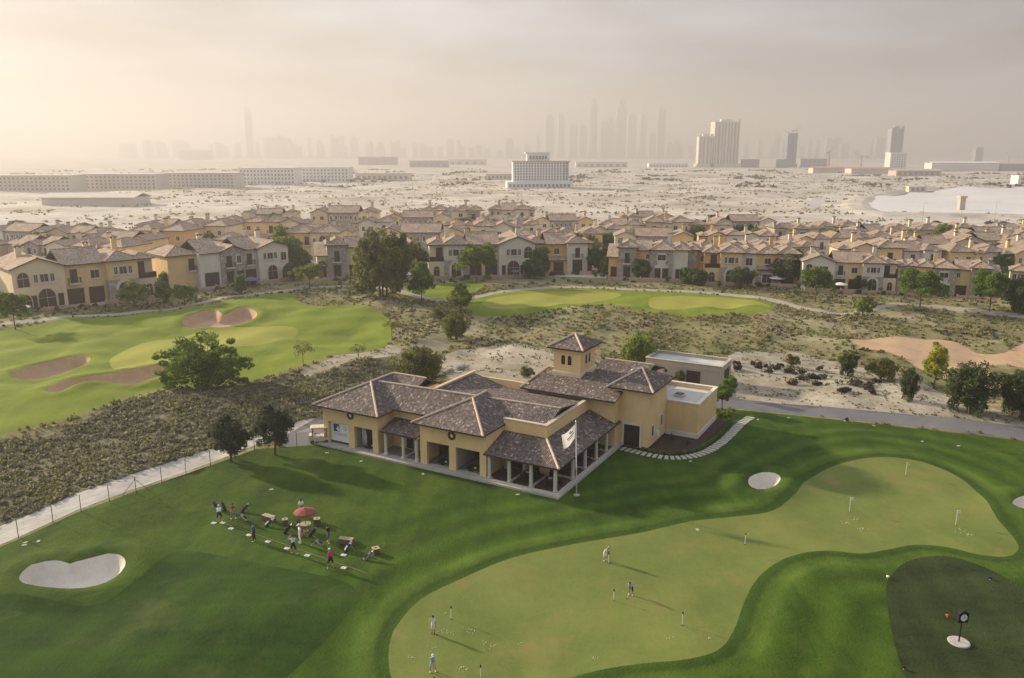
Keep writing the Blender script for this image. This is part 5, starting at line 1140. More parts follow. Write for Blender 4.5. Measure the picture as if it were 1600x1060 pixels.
scatter('scrub_tussocks', 'grey-brown tussocks of dry scrub covering the bank', 'tuft_scrub', 26000, (-75, 10, 55, 125), (.15, .62), 9, .2, ['scrub_bank'], 31, -.6, 12000, .8, 6, .2)
scatter('scrub_tussocks', 'greenish tussocks growing among the dry scrub of the bank', 'tuft_green', 12000, (-75, 10, 55, 125), (.15, .42), 9, .2, ['scrub_bank'], 32, .15, 3000, .8, 9)
scatter('rough_grass', 'tufts of dry yellowish grass on the rough ground', 'leaf_dry', 26000, (-170, 170, 85, 205), (.2, .55), 8, .26, ['scrubland'], 33, -.15, 8000, .7, 18)
scatter('rough_grass', 'green tufts of wild grass on the rough ground', 'tuft_green', 26000, (-170, 170, 85, 205), (.2, .6), 8, .28, ['scrubland'], 34, .12, 7000, .7, 22)
scatter('rough_grass', 'dark heather-like scrub patches on the rough ground', 'tuft_dark', 18000, (-170, 170, 85, 205), (.25, .7), 9, .28, ['scrubland'], 35, .42, 2500, .6, 20)
scatter('sand_tufts', 'sparse dry tufts on the pale sand patches', 'tuft_scrub', 30000, (-60, 90, 85, 140), (.08, .26), 7, .14, ['sand_patch'], 39, .2, 900, .7, 6)
scatter('desert_scrub', 'scattered low bushes on the desert plain', 'leaf_dry', 40000, (-300, 800, 400, 1300), (.4, 2.2), 7, .8, ['desert_ground'], 36, .35, 3600, .5, 60, .1)
scatter('desert_scrub', 'pale dry bushes on the desert plain', 'tuft_scrub', 26000, (-350, 800, 395, 1000), (.3, 1.6), 8, .6, ['desert_ground'], 37, .3, 3600, .5, 45, .1)
scatter('scrub_belt', 'dark belts of scrub far out on the plain', 'tuft_dark', 26000, (-900, 900, 800, 1700), (1.2, 4.0), 10, 1.7, ['desert_ground'], 41, .42, 1600, .5, 170, .1)
scatter('garden_scrub', 'mixed low planting between the villas', 'leaf_dark', 9000, (-200, 210, 205, 390), (.4, 1.1), 9, .5, ['desert_ground', 'scrubland'], 38, .25, 2200, .7, 20)
# ------------------------------------------------------------ the plain and the city beyond
def grid_windows(parent, x0, x1, z0, z1, nx, nz, y, w, h, mat='far_window', axis='x', name='window'):
    me = shared(('fw', w, h, mat, axis), lambda: (MB().box(-w/2, w/2, -.12, .1, 0, h) if axis == 'x' else MB().box(-.1, .12, -w/2, w/2, 0, h)).mesh('window', mat))
    for i in range(nx):
        for j in range(nz):
            u = x0 + (x1 - x0) * (i + .5) / nx; z = z0 + (z1 - z0) * j / nz + .6
            link(name, me, parent, (u, y, z) if axis == 'x' else (y, u, z))
# white hotel
p = un0(846, 294); ht = empty('hotel_building', p, R(4)); tag(ht, 'white hotel block with rows of small windows and stepped rooftop, alone on the desert', 'building')
MB().box(-28, 27, 0, 16, 6, 25).build('wall', 'far_white', ht); MB().box(-34, 30, -6, 20, -1, 6).build('podium', 'far_white', ht); MB().box(-14, 8, 3, 14, 25, 33).build('penthouse', 'far_white', ht)
MB().box(-29, 28, -1, 17, 25, 26).build('roof_rim', 'far_brown', ht); MB().box(-16, 9, 2, 15, 33, 34.2).build('roof_slab', 'far_white', ht)
grid_windows(ht, -27, 20, 6.8, 24.6, 17, 7, 0, 1.5, 1.7); grid_windows(ht, 20.5, 26.5, 6.8, 24.6, 2, 7, 0, 2.2, 2.0); grid_windows(ht, -12, 6, 27, 32, 6, 1, 3, 2.2, 3.0); grid_windows(ht, -33, 28, .4, 5, 16, 1, -6, 2.4, 3.0); grid_windows(ht, 1, 15, 6.8, 24.6, 4, 7, 27, 1.5, 1.7, axis='y')
# twin apartment towers
def ribbed_tower(name, px, py, wpx, topy, label, mat='far_beige', steps=3, rz=0.0, nx=6, nz=14, group='towers at the edge of the plain', capz=6):
    p = un0(px, py); k = ppm(p); w = wpx / k; h = (py - topy) / k; d = w * .7
    t = empty(name, p, rz); tag(t, label, 'tower', group)
    MB().box(-w/2, w/2, 0, d, -2, h).build('shaft', mat, t); n = steps * 2 + 1
    for i in range(n):
        x = -w/2 + w * (i + .5) / n
        if i % 2 == 0: MB().box(x - w/n*.5, x + w/n*.5, -1.6, 0, -2, h + (capz if i == n//2 or i == n - 1 else capz * .4)).build('rib', mat, t)
    for i in range(nx):
        x = -w/2 + w * (i + .5) / nx; MB().box(x - w/nx*.16, x + w/nx*.16, -1.75, -1.6 if False else 0.1, 4, h - 2).build('window_strip', 'far_window', t)
    MB().box(-w*.2, w*.2, d*.2, d*.7, h, h + capz).build('roof_plant', mat, t); MB().box(-w*.62, w*.62, -5, d + 4, -2, 9).build('podium', mat, t)
    return t
ribbed_tower('apartment_tower', 1133, 262, 39, 193, 'tall pale beige apartment tower with ribbed front, taller of the pair', steps=4, nx=8)
ribbed_tower('apartment_tower', 1101, 262, 22, 215, 'shorter beige apartment tower beside its taller neighbour', steps=2, nx=4)
ribbed_tower('office_tower', 1397, 262, 19, 203, 'slim grey tower with white podium block in front', 'far_grey', steps=2, nx=4)
p = un0(1400, 264); q = empty('podium_building', p); tag(q, 'white mid-rise block at the foot of the slim grey tower', 'building'); w = 26 / ppm(p); MB().box(-w/2, w/2, -8, 18, -2, 24/ppm(p)).build('wall', 'far_white', q); grid_windows(q, -w/2 + 2, w/2 - 2, 3, 33, 6, 6, -8, 3, 3.2); MB().box(-w/2 - .8, w/2 + .8, -8.8, 18.5, 24/ppm(p), 24/ppm(p) + 1.4).build('roof_slab', 'far_white', q)
def crane(px, py, topy, label, jib=38, rz=.5):
    p = un0(px, py); h = (py - topy) / ppm(p); c = empty('tower_crane', p, rz); tag(c, label, 'crane', 'tower cranes on the plain')
    MB().box(-1, 1, -1, 1, -1, h).build('mast', 'crane_red', c); MB().tube([(0, 0, h - 4), (jib, 0, h + jib*.35)], [.9, .5], 4).build('jib', 'crane_red', c); MB().tube([(0, 0, h - 4), (-14, 0, h - 3)], .9, 4).build('counter_jib', 'crane_red', c); MB().box(-15, -11, -1.5, 1.5, h - 7, h - 3).build('counterweight', 'far_grey', c); MB().box(-1.6, 1.6, -2.6, -.9, h - 7, h - 4).build('cab', 'far_white', c)
t = ribbed_tower('unfinished_tower', 1235, 262, 15, 214, 'blue-grey unfinished tower with cranes on its top', 'far_blue', steps=1, nx=3); crane(1229, 262, 208, 'tower crane on the near side of the unfinished tower', 16, 2.6); crane(1240, 262, 204, 'tall tower crane behind the unfinished tower', 18, .6)
crane(1294, 268, 236, 'red tower crane over the red-roofed sheds', 34, .9); crane(1345, 264, 243, 'small tower crane right of the red-roofed sheds', 22, 2.4); crane(1575, 258, 238, 'tower crane beyond the warehouses', 26, .4)
ribbed_tower('office_tower', 1528, 256, 12, 233, 'small distant grey tower near the warehouses', 'far_grey', steps=1, nx=3, capz=4)
# low blocks: (x0, x1, base row, top row, material, windows per row, storeys, label)
LOW = [(374,462,289,264,'far_white',16,4,'long white apartment block with four rows of windows, sunward half'),(466,546,285,263,'far_white',14,4,'long white apartment block with four rows of windows, further half'),(250,368,294,272,'far_beige',18,4,'hazy beige apartment block next to the white blocks'),(120,246,297,274,'far_beige',18,4,'hazy beige apartment block in the sun glow'),(-30,112,300,276,'far_beige',20,4,'very hazy apartment block at the edge of the sun glow'),
 (66,210,322,309,'far_beige',0,0,'low brown sheds behind the hazy end of the estate'),(555,640,282,272,'far_beige',10,1,'low pale warehouse beside the desert road'),(760,800,281,273,'far_beige',6,1,'low pale shed next to the hotel'),(1160,1186,262,250,'far_blue',5,2,'blue-grey low office block beside the apartment towers'),(1014,1075,262,256,'far_white',12,1,'low white arcade building left of the apartment towers'),
 (1214,1230,263,250,'far_blue',3,2,'low blue block at the foot of the unfinished tower'),(1252,1292,262,249,'far_grey',5,2,'grey low block behind the red-roofed sheds'),(1270,1320,271,263,'crane_red',0,0,'long red-roofed shed on the plain'),(1330,1395,272,264,'crane_red',0,0,'second long red-roofed shed before the slim grey tower'),(1400,1470,275,267,'far_brown',8,1,'brown low hall beside the slim grey tower'),
 (1455,1560,268,255,'far_white',0,0,'large plain white warehouse'),(1565,1640,268,257,'far_grey',6,1,'grey warehouse at the frame edge'),(640,700,262,252,'far_grey',6,1,'faint low block beyond the desert road'),(560,620,258,246,'far_grey',5,2,'faint mid-rise block in the haze'),(700,760,258,250,'far_beige',5,1,'faint pale hall in the haze'),(900,980,262,254,'far_beige',8,1,'faint low hall behind the hotel'),(280,330,250,236,'far_grey',4,3,'ghostly block left of the slender tower'),(1420,1447,301,293,'far_beige',3,1,'small pump house on the basin embankment'),(1590,1640,290,276,'far_white',4,2,'white site office by the basin')]
for (x0, x1, yb, yt, mt, nx, nz, lb) in LOW:
    a, b = un0(x0, yb), un0(x1, yb); c = (a + b) / 2; w = (b - a).length; h = (yb - yt) / ppm(c); dp = min(28, w * .4); t = empty('low_building' if nz < 3 else 'apartment_block', c); tag(t, lb, 'building')
    MB().box(-w/2, w/2, 0, dp, -2, h).build('wall', 'far_beige' if mt == 'crane_red' else mt, t)
    if mt in ('crane_red', 'far_brown') or (nx == 0):
        f = [[(-w/2 - 1, -1, h), (w/2 + 1, -1, h), (w/2 + 1, dp/2, h + 2.5), (-w/2 - 1, dp/2, h + 2.5)], [(-w/2 - 1, dp + 1, h), (w/2 + 1, dp + 1, h), (w/2 + 1, dp/2, h + 2.5), (-w/2 - 1, dp/2, h + 2.5)]]
        shell(f, .5).build('roof', [mt, mt], t, uv=True)
    else: MB().box(-w/2 - .4, w/2 + .4, -.4, dp + .4, h, h + .8).build('roof_slab', mt, t)
    if nx: grid_windows(t, -w/2 + 1, w/2 - 1, .8, h - .5, nx, max(1, nz), 0, round(w / nx * .45, 1), round(h / max(1, nz) * .5, 1))
# skyline
D_SKY = 5500.
def sky_tower(px, topy, wpx, style, label, group, mat='far_grey'):
    y = D_SKY + random.uniform(-200, 350); p = Vector(((px - 800) / FPX * (y * cP + CAM_H * sP), y, 0)); k = ppm(p); w = wpx / k; base = 240 + CAM_H / y * FPX; h = (base - topy) / k
    t = empty('skyscraper', p); tag(t, label, 'skyscraper', group); d = w * .9
    if style == 'spire':
        MB().box(-w/2, w/2, 0, d, -2, h*.62).build('shaft', mat, t); MB().box(-w*.38, w*.38, d*.1, d*.9, h*.62, h*.84).build('setback', mat, t); MB().box(-w*.25, w*.25, d*.2, d*.8, h*.84, h*.92).build('crown', mat, t); MB().tube([(0, d/2, h*.92), (0, d/2, h*1.04)], [w*.06, w*.02], 6).build('spire', mat, t)
    elif style == 'round':
        MB().lathe([(w/2, -2), (w/2, h*.8), (w*.47, h*.9), (w*.36, h*.97), (w*.1, h)], 12, 0, d/2).build('shaft', mat, t); MB().box(-w*.7, w*.7, 0, d, -2, h*.1).build('podium', mat, t)
    elif style == 'slant':
        MB().yprism([(-w/2, -2), (w/2, -2), (w/2, h*.88), (-w*.1, h), (-w/2, h*.97)], 0, d).build('shaft', mat, t); MB().box(-w*.7, w*.7, -w*.2, d, -2, h*.12).build('podium', mat, t)
    else:
        MB().box(-w/2, w/2, 0, d, -2, h*.94).build('shaft', mat, t); MB().box(-w*.32, w*.32, d*.15, d*.85, h*.94, h).build('crown', mat, t)
CL = 'tall towers of the marina cluster'
for (x, ty, w, st, lb) in ((859, 182, 12, 'flat', 'flat-topped skyscraper opening the hazy marina cluster'), (877, 178, 9, 'slant', 'slim skyscraper with sloping top in the marina cluster'), (896, 194, 12, 'slant', 'shorter sloping-topped skyscraper between slim and rounded ones'), (911, 196, 12, 'flat', 'short flat skyscraper beside the rounded tall one'), (926, 156, 13, 'round', 'tall skyscraper with rounded top in the marina cluster'),
                       (945, 190, 12, 'flat', 'short flat skyscraper left of the spired pair'), (955, 184, 10, 'slant', 'stepped skyscraper leaning on the spired one'), (970, 153, 19, 'spire', 'tallest skyscraper with spire in the marina cluster'), (986, 180, 13, 'flat', 'reddish broad skyscraper right of the spired one'), (1003, 178, 12, 'round', 'rounded skyscraper right of the reddish one'), (1032, 171, 12, 'flat', 'lone tall skyscraper closing the marina cluster'), (1020, 208, 12, 'flat', 'low wide skyscraper before the lone tall one'), (391, 169, 9, 'slant', 'single very slender tower on the sunward horizon')):
    sky_tower(x, ty, w, st, lb, CL, 'far_brown' if 'reddish' in lb else 'far_grey')
r_ = random.Random(5)
for x0, x1, n, lo, hi, g in ((190, 380, 14, 218, 234, 'left of the slender tower'), (398, 560, 16, 206, 230, 'right of the slender tower'), (565, 845, 22, 212, 234, 'between slender tower and marina cluster'), (1040, 1085, 4, 218, 232, 'beyond the marina cluster'), (1160, 1380, 14, 206, 234, 'faint behind the cranes')):
    for i in range(n):
        st = r_.choice(('flat', 'slant', 'round', 'spire', 'flat')); sky_tower(x0 + (x1 - x0) * (i + r_.random()) / n, r_.uniform(lo, hi), r_.uniform(5, 13), st, f'faint {dict(flat="flat-topped", slant="slope-topped", round="round-topped", spire="spired")[st]} high-rise {g}', f'{st} high-rises {g}')
# embankment of the basin, lamp posts, parked cars
def bank(pts, label):
    c = smooth_open([un0(*p) for p in pts], 8); mb = MB()
    prof = [(-14, 0), (-4, 1.7), (4, 1.7), (14, 0)]
    T = np.gradient(c, axis=0); T /= np.linalg.norm(T, axis=1)[:, None]; Nn = np.stack([-T[:, 1], T[:, 0]], 1)
    for i in range(len(c) - 1):
        for j in range(3):
            f = lambda ii, jj: (c[ii][0] + Nn[ii][0] * prof[jj][0], c[ii][1] + Nn[ii][1] * prof[jj][0], prof[jj][1] - .4)
            mb.face([f(i, j), f(i + 1, j), f(i + 1, j + 1), f(i, j + 1)])
    o = mb.build('basin_embankment', 'soil_desert', None, smooth=True); tag(o, kind='structure')
bank([(1900, 352), (1600, 340), (1450, 337), (1365, 334), (1335, 322), (1365, 305), (1450, 296), (1560, 291), (1750, 287)], '')
for (x, yb, yt, lb) in ((1440, 352, 318, 'lamp post on the road behind the estate, by the embankment corner'), (1553, 352, 316, 'lamp post on the road above the parked cars'), (1500, 353, 326, 'short lamp post beside the parked dark car'), (1330, 351, 326, 'lamp post on the road behind the stone-arch villas')):
    p = un0(x, yb); h = (yb - yt) / ppm(p); o = empty('lamp_post', p); tag(o, lb, 'lamp post', 'lamp posts along the estate road'); MB().tube([(0, 0, -.2), (0, 0, h)], [.12, .06], 6).build('pole', 'metal_grey', o); MB().tube([(0, 0, h - .05), (1.2, -.3, h + .15)], [.05, .04], 5).build('arm', 'metal_grey', o); MB().box(1.0, 1.7, -.45, -.2, h + .08, h + .2).build('lamp_head', 'metal_grey', o)
p = un0(1501, 328); o = MB().prism([(-1.6, -1.6), (1.6, -1.6), (1.6, 1.6), (-1.6, 1.6)], -1, 7).prism([(-2.1, -2.1), (2.1, -2.1), (2.1, 2.1), (-2.1, 2.1)], 7, 8.2).build('water_pillar', 'far_brown', None, loc=p); tag(o, 'squat brown pillar on the basin embankment', 'pillar')
def car(loc, rz, mat, label, group):
    c = empty('parked_car', loc, rz); tag(c, label, 'car', group)
    MB().yprism([(-2.2, .35), (2.2, .35), (2.25, .7), (2.1, .95), (1.2, 1.02), (-2.1, 1.05), (-2.25, .8)], -.88, .88).build('body', mat, c)
    cb = MB(); cb.yprism([(-1.9, 1.04), (1.0, 1.0), (.3, 1.5), (-1.4, 1.52)], -.78, .78); g_ = cb.build('cabin', 'glass_dark', c); MB().box(-1.35, .25, -.74, .74, 1.515, 1.56).build('roof_panel', mat, g_)
    for x in (-1.4, 1.4):
        for y in (-.8, .8):
            w = MB().tube([(x, y - .11, .33), (x, y + .11, .33)], .33, 12).build('wheel', 'rubber', c); MB().tube([(x, y - .12, .33), (x, y + .12, .33)], .18, 10).build('rim', 'metal_grey', w)
    for y in (-.6, .6): MB().box(2.2, 2.27, y - .2, y + .2, .68, .82).build('headlight', 'white_paint', c)
for (x, y, m, lb) in ((1546, 351, 'car_dark', 'black car parked first on the estate road'), (1556, 351, 'car_white', 'white car parked between black and blue ones'), (1569, 351, 'car_blue', 'blue-grey car parked last on the estate road'), (1464, 350, 'car_dark', 'dark car parked behind the rear villas')): car(un0(x, y), 0, m, lb, 'cars parked on the estate road')
car(un0(8, 462), R(70), 'car_white', 'white car parked beside the arched gable villa', 'cars parked at the villas'); car(un0(630, 440), R(80), 'car_white', 'white car half hidden behind the huge drooping tree', 'cars parked at the villas')
# ------------------------------------------------------------ fence, flagpole, pins, clock, golf cart
ends = [gp_(*q) for q in ((-40, 880), (29, 840), (83, 816), (127, 800), (171, 784), (213, 771), (253, 756), (291, 742), (329, 728), (366, 716), (398, 704), (430, 700), (464, 698))]
fc = empty('chain_link_fence', ends[1]); tag(fc, 'thin wire fence with dark posts between the range lawn and the pale path', 'fence')
for i, p in enumerate(ends):
    MB().tube([(0, 0, -.2), (0, 0, 1.75)], .035, 6).build('post', 'metal_dark', fc, loc=p - ends[1])
    if i == 5:
        for s_ in (-1, 1): MB().tube([(0, 0, 1.5), (s_ * 1.1, s_ * .6, 0)], .025, 5).build('brace', 'metal_dark', fc, loc=p - ends[1])
    if i + 1 < len(ends):
        q = ends[i + 1]
        for z in (.1, .6, 1.15, 1.7):
            MB().tube([p - ends[1] + Vector((0, 0, z)), (p + q) / 2 - ends[1] + Vector((0, 0, z - .03)), q - ends[1] + Vector((0, 0, z))], .007, 4).build('wire', 'metal_grey', fc)
fp = gp_(901, 774); fo = empty('flagpole', fp); tag(fo, 'tall white flagpole on the lawn beside the terrace corner', 'flagpole')
MB().tube([(0, 0, 0), (-.2, 0, 7.6)], [.07, .04], 10).build('pole', 'white_paint', fo, smooth=True); MB().lathe([(.32, -.05), (.32, .06), (.12, .12)], 12).build('base', 'concrete', fo); MB().ball((-.2, 0, 7.68), .09).build('finial', 'metal_grey', fo)
fl = empty('flag', fp + Vector((-.2, 0, 7.4))); tag(fl, 'white flag with dark blue emblem drooping from the tall flagpole', 'flag')
def fpt(u, v): return (-.06 - u * 1.35 * (1 - .18 * v) , .12 * math.sin(u * 5 + v), -v * 1.45 - u * (1.1 + .2*math.sin(u*3)) - .1 * math.sin(u * 4))
mb = MB(); NU, NV = 10, 6
for i in range(NU):
    for j in range(NV):
        u0, u1, v0, v1 = i/NU, (i+1)/NU, j/NV, (j+1)/NV
        mb.face([fpt(u0, v0), fpt(u0, v1), fpt(u1, v1), fpt(u1, v0)], 0)
mb.build('cloth', 'flag_cloth', fl, smooth=True)
mb = MB()
for (u0, u1, v0, v1) in ((.15, .38, .28, .36), (.12, .62, .45, .53), (.2, .55, .60, .66), (.3, .45, .16, .24)):
    n = 5
    for i in range(n):
        a, b = u0 + (u1 - u0)*i/n, u0 + (u1 - u0)*(i+1)/n; off = lambda p: (p[0], p[1] - .02, p[2])
        mb.face([off(fpt(a, v0)), off(fpt(a, v1)), off(fpt(b, v1)), off(fpt(b, v0))])
tag(mb.build('emblem', 'cloth_navy', fl), kind='stuff')
def pin(px, py, h, mat, label):
    p = gp_(px, py); o = empty('flagstick', p); tag(o, label, 'flagstick', 'flagsticks on the putting green')
    MB().tube([(0, 0, 0), (0, 0, h)], .022, 6).build('stick', 'white_paint', o)
    if mat: MB().yprism([(.02, h - .38), (.34, h - .3), (.3, h - .05), (.02, h - .02)], -.01, .01).build('pin_flag', mat, o)
    else: MB().lathe([(.05, h), (.05, h + .16), (.02, h + .2)], 8).build('knob', 'black_plastic', o)
    MB().lathe([(.09, .003), (.09, .012), (.05, .013)], 10).build('cup', 'black_plastic', o)
for (x, y, h, m, lb) in ((1415, 743, 1.5, 'flag_yellow', 'flagstick with yellow flag on the upper lobe of the putting green'), (1327, 800, 1.5, 'canvas_white', 'flagstick with white flag below the tower shadow'), (1493, 821, 1.5, 'canvas_white', 'flagstick with white flag on the outer lobe of the putting green'), (1164, 851, .9, None, 'short marker on the waist of the putting green'), (959, 939, .8, None, 'short marker next to the blue-shirted putter'), (1066, 977, .9, None, 'short marker by the inner bend of the green'), (705, 968, .9, None, 'short marker near the putter shading eyes'), (951, 880, .8, None, 'short marker beside the bending white-clad putter'), (751, 1060, .8, None, 'short marker at the bottom of the green')): pin(x, y, h, m, lb)
# post clock on its round base
p = gp_(1498, 1004); ck = empty('post_clock', p, R(8)); tag(ck, 'black post clock with white dial on a round white base', 'clock')
MB().lathe([(.72, -.06), (.72, .05), (.66, .08)], 28).build('base', 'concrete', ck); MB().tube([(0, 0, .05), (0, 0, 1.6)], [.05, .045], 10).build('post', 'iron', ck)
MB().yprism([(-.34, 1.6), (.34, 1.6), (.38, 1.7), (.38, 2.3), (.2, 2.42), (0, 2.5), (-.2, 2.42), (-.38, 2.3), (-.38, 1.7)], -.16, .16).build('case', 'iron', ck)
d = MB().yprism([(.25*math.cos(2*math.pi*k/20), 2.0 + .25*math.sin(2*math.pi*k/20)) for k in range(20)], -.18, -.16).build('dial', 'white_paint', ck)
MB().box(-.012, .012, -.19, -.181, 2.0, 2.19).build('minute_hand', 'iron', d); MB().box(0, .13, -.19, -.181, 1.99, 2.012).build('hour_hand', 'iron', d)
for (x, y, m, lb) in ((1480, 965, 'flag_red', 'small red and white tee marker on the dark tee turf'), (1387, 904, 'white_paint', 'small white marker at the edge of the dark tee turf'), (1547, 906, 'black_plastic', 'small dark marker on the upper edge of the tee turf'), (1412, 1046, 'black_plastic', 'small dark marker at the lower edge of the tee turf')):
    q = gp_(x, y); o = empty('tee_marker', q); tag(o, lb, 'tee marker', 'tee markers'); MB().lathe([(.03, 0), (.03, .1)], 6).build('peg', 'white_paint', o); MB().lathe([(.06, .08), (.13, .14), (.12, .22), (.03, .26)], 9).build('head', m, o)
# white ground covers and sprinkler lids
for i, (x, y) in enumerate(((511, 708), (564, 721), (661, 741), (809, 773), (1079, 721), (1158, 668), (1232, 653), (1320, 658), (1330, 659), (38, 852), (40, 848), (60, 846), (424, 765), (1441, 690), (1365, 665), (1498, 697), (1184, 656), (1090, 828))):
    q = gp_(x, y); o = MB().box(-.19, .19, -.12, .12, -.06, .03).build('valve_cover', 'concrete', None, loc=q, rz=R(20 + 40 * (i % 3))); tag(o, 'small white valve cover set in the lawn ' + ('in front of the clubhouse' if i < 4 else 'near the service road' if i in (5, 6, 7, 8, 13, 14, 15, 16) else 'by the wire fence' if i in (9, 10, 11) else 'away from the paths'), 'valve cover', 'valve covers ' + ('club' if i < 4 else 'road' if i in (5, 6, 7, 8, 13, 14, 15, 16) else 'fence' if i in (9, 10, 11) else 'lawn'))
# golf cart
p = gp_(498, 694); gc = empty('golf_cart', p + Vector((0, .6, 0)), R(8)); tag(gc, 'beige golf cart parked at the end of the clubhouse', 'golf cart')
MB().yprism([(-1.15, .3), (1.15, .3), (1.2, .55), (.5, .75), (-1.1, .8)], -.55, .55).build('body', 'cart_beige', gc); MB().yprism([(-1.2, .5), (-1.2, 1.0), (-.7, 1.05), (-.6, .5)], -.52, .52).build('front_cowl', 'cart_beige', gc)
s_ = MB().box(.05, .6, -.5, .5, .72, .88).build('seat', 'cart_beige', gc); MB().box(.55, .68, -.5, .5, .85, 1.3).build('seat_back', 'cart_beige', gc); MB().yprism([(-.95, 1.86), (1.0, 1.86), (1.05, 1.92), (.9, 1.98), (-.85, 1.98), (-1.0, 1.92)], -.62, .62).build('roof', 'cart_beige', gc)
for x in (-.75, .85):
    for y in (-.5, .5): MB().tube([(x, y, .75), (x + .05, y, 1.88)], .025, 6).build('roof_post', 'metal_dark', gc)
MB().box(-.80, -.78, -.5, .5, 1.0, 1.85).build('windscreen', 'glass_dark', gc); MB().tube([(-.55, -.2, 1.0), (-.4, -.2, 1.15)], .03, 6).lathe([(.16, 1.15), (.16, 1.18)], 12, -.4, -.2).build('steering_wheel', 'black_plastic', gc)
for x in (-.8, .8):
    for y in (-.52, .52):
        w = MB().tube([(x, y - .1, .23), (x, y + .1, .23)], .23, 12).build('wheel', 'rubber', gc); MB().tube([(x, y - .11, .23), (x, y + .11, .23)], .11, 10).build('rim', 'metal_grey', w)
MB().box(.9, 1.3, -.4, .4, .55, .7).build('bag_rack', 'metal_dark', gc)
# ------------------------------------------------------------ practice tee furniture
def zp(x, y): return gp_(300 + x / 5, 760 + y / 5)
KS = 1.0
def bench(x, y, rz, label):
    b = empty('slatted_bench', zp(x, y), rz, KS); tag(b, label, 'bench', 'benches on the practice tee')
    for k in range(4): MB().box(-.65, .65, -.26 + k*.135, -.145 + k*.135, .46, .51).build('seat_slat', 'wood_light', b)
    for sx in (-1, 1): MB().box(sx*.6 - .04, sx*.6 + .04, -.25, .25, 0, .46).build('end_panel', 'wood', b)
    for k in range(3): MB().box(-.56, .56, -.24, -.2, .05 + k*.14, .16 + k*.14).build('front_board', 'wood', b)
bench(600, 268, R(-28), 'slatted wooden bench between golf bags and the nearer bin'); bench(1205, 448, R(-14), 'slatted wooden bench beside the bag with white balls')
def bin_(x, y, label, h=.55, w=.44, rz=0):
    b = empty('wooden_bin', zp(x, y), rz, KS); tag(b, label, 'bin', 'wooden bins on the practice tee')
    for k in range(4):
        a = k * math.pi / 2; m_ = MB().box(-w/2, w/2, -w/2 - .02, -w/2, .03, h); m_.v = [(vx*math.cos(a) - vy*math.sin(a), vx*math.sin(a) + vy*math.cos(a), vz) for vx, vy, vz in m_.v]; m_.build('side_board', 'wood', b)
        for q in (-.1, .1):
            m_ = MB().box(q - .012, q + .012, -w/2 - .035, -w/2 - .02, .03, h); m_.v = [(vx*math.cos(a) - vy*math.sin(a), vx*math.sin(a) + vy*math.cos(a), vz) for vx, vy, vz in m_.v]; m_.build('batten', 'wood_dark', b)
    MB().prism([(-w*.58, -w*.58), (w*.58, -w*.58), (w*.58, w*.58), (-w*.58, w*.58)], h, h + .05).build('top', 'wood_light', b); MB().lathe([(.11, h + .05), (.11, h + .056)], 12).build('hole', 'black_plastic', b)
bin_(728, 300, 'wooden bin between the bench and the parasol', .52, .42, .4); bin_(978, 303, 'taller wooden bin behind the parasol', .62, .48, .2); bin_(1437, 527, 'wooden bin standing alone past the last golf bag', .5, .5, .5)
pt = zp(890, 352); tb = empty('round_table', pt, 0, KS); tag(tb, 'small round wooden table under the red parasol', 'table')
MB().lathe([(.5, .70), (.5, .75)], 20).build('table_top', 'wood_light', tb)
for k in range(4): MB().tube([(.28*math.cos(k*1.571 + .4), .28*math.sin(k*1.571 + .4), 0), (.2*math.cos(k*1.571 + .4), .2*math.sin(k*1.571 + .4), .7)], .03, 6).build('leg', 'wood', tb)
parasol('tee_parasol', pt, 1.0, 2.25, 'canvas_red', 'faded red parasol over the round table on the practice tee', None, 'wood', 8, .34, .3)
def chair(x, y, rz, label):
    c = empty('wooden_chair', zp(x, y), rz, KS); tag(c, label, 'chair', 'chairs on the practice tee')
    MB().box(-.22, .22, -.22, .22, .4, .44).build('seat', 'wood', c)
    for k in range(3): MB().box(-.2 + k*.15, -.1 + k*.15, .19, .22, .44, .88).build('back_slat', 'wood', c)
    for sx in (-1, 1):
        for sy in (-1, 1): MB().box(sx*.2 - .02, sx*.2 + .02, sy*.2 - .02, sy*.2 + .02, 0, .4).build('leg', 'wood', c)
chair(870, 405, R(200), 'brown wooden chair behind the man in white trousers'); chair(850, 330, R(60), 'brown wooden chair on the far side of the round table')
def bag(x, y, rz, mat, label, tilt=.42, stand=True, mat2='black_plastic'):
    b = empty('golf_bag', zp(x, y), rz, KS); tag(b, label, 'golf bag', 'golf bags on the practice tee')
    dx, dz = math.sin(tilt), math.cos(tilt); L = .88
    MB().tube([(0, 0, .02), (dx*.2, 0, dz*.2), (dx*L, 0, dz*L)], [.13, .14, .12], 12).build('bag_body', mat, b, smooth=True); MB().tube([(dx*.25 - .12, 0, dz*.25 + .05), (dx*.65 - .12, 0, dz*.65 + .05)], [.09, .08], 8).build('pocket', mat2, b)
    MB().tube([(dx*L, 0, dz*L), (dx*(L + .03), 0, dz*(L + .03))], .135, 12).build('collar', mat2, b)
    if stand:
        for s_ in (-1, 1): MB().tube([(dx*L*.9, s_*.1, dz*L*.9), (dx*L + .38, s_*.3, 0)], .012, 5).build('stand_leg', 'metal_grey', b)
    r = random.Random(int(x))
    for k in range(7):
        ox, oy = r.uniform(-.07, .07), r.uniform(-.07, .07); l2 = L + r.uniform(.12, .3); e = (dx*l2 + ox, oy*1.4, dz*l2)
        c = MB().tube([(dx*L*.95 + ox, oy, dz*L*.95), e], .008, 5).build('club_shaft', 'metal_grey', b); MB().ball(e, (.05, .07, .035) if k < 3 else (.04, .03, .05), 7, 4).build('club_head', mat2 if k < 3 else 'metal_grey', c)
    MB().tube([(dx*.3 + .14, .0, dz*.3), (dx*.5 + .2, .05, dz*.45), (dx*.75 + .12, 0, dz*.75)], .018, 5).build('strap', mat2, b)
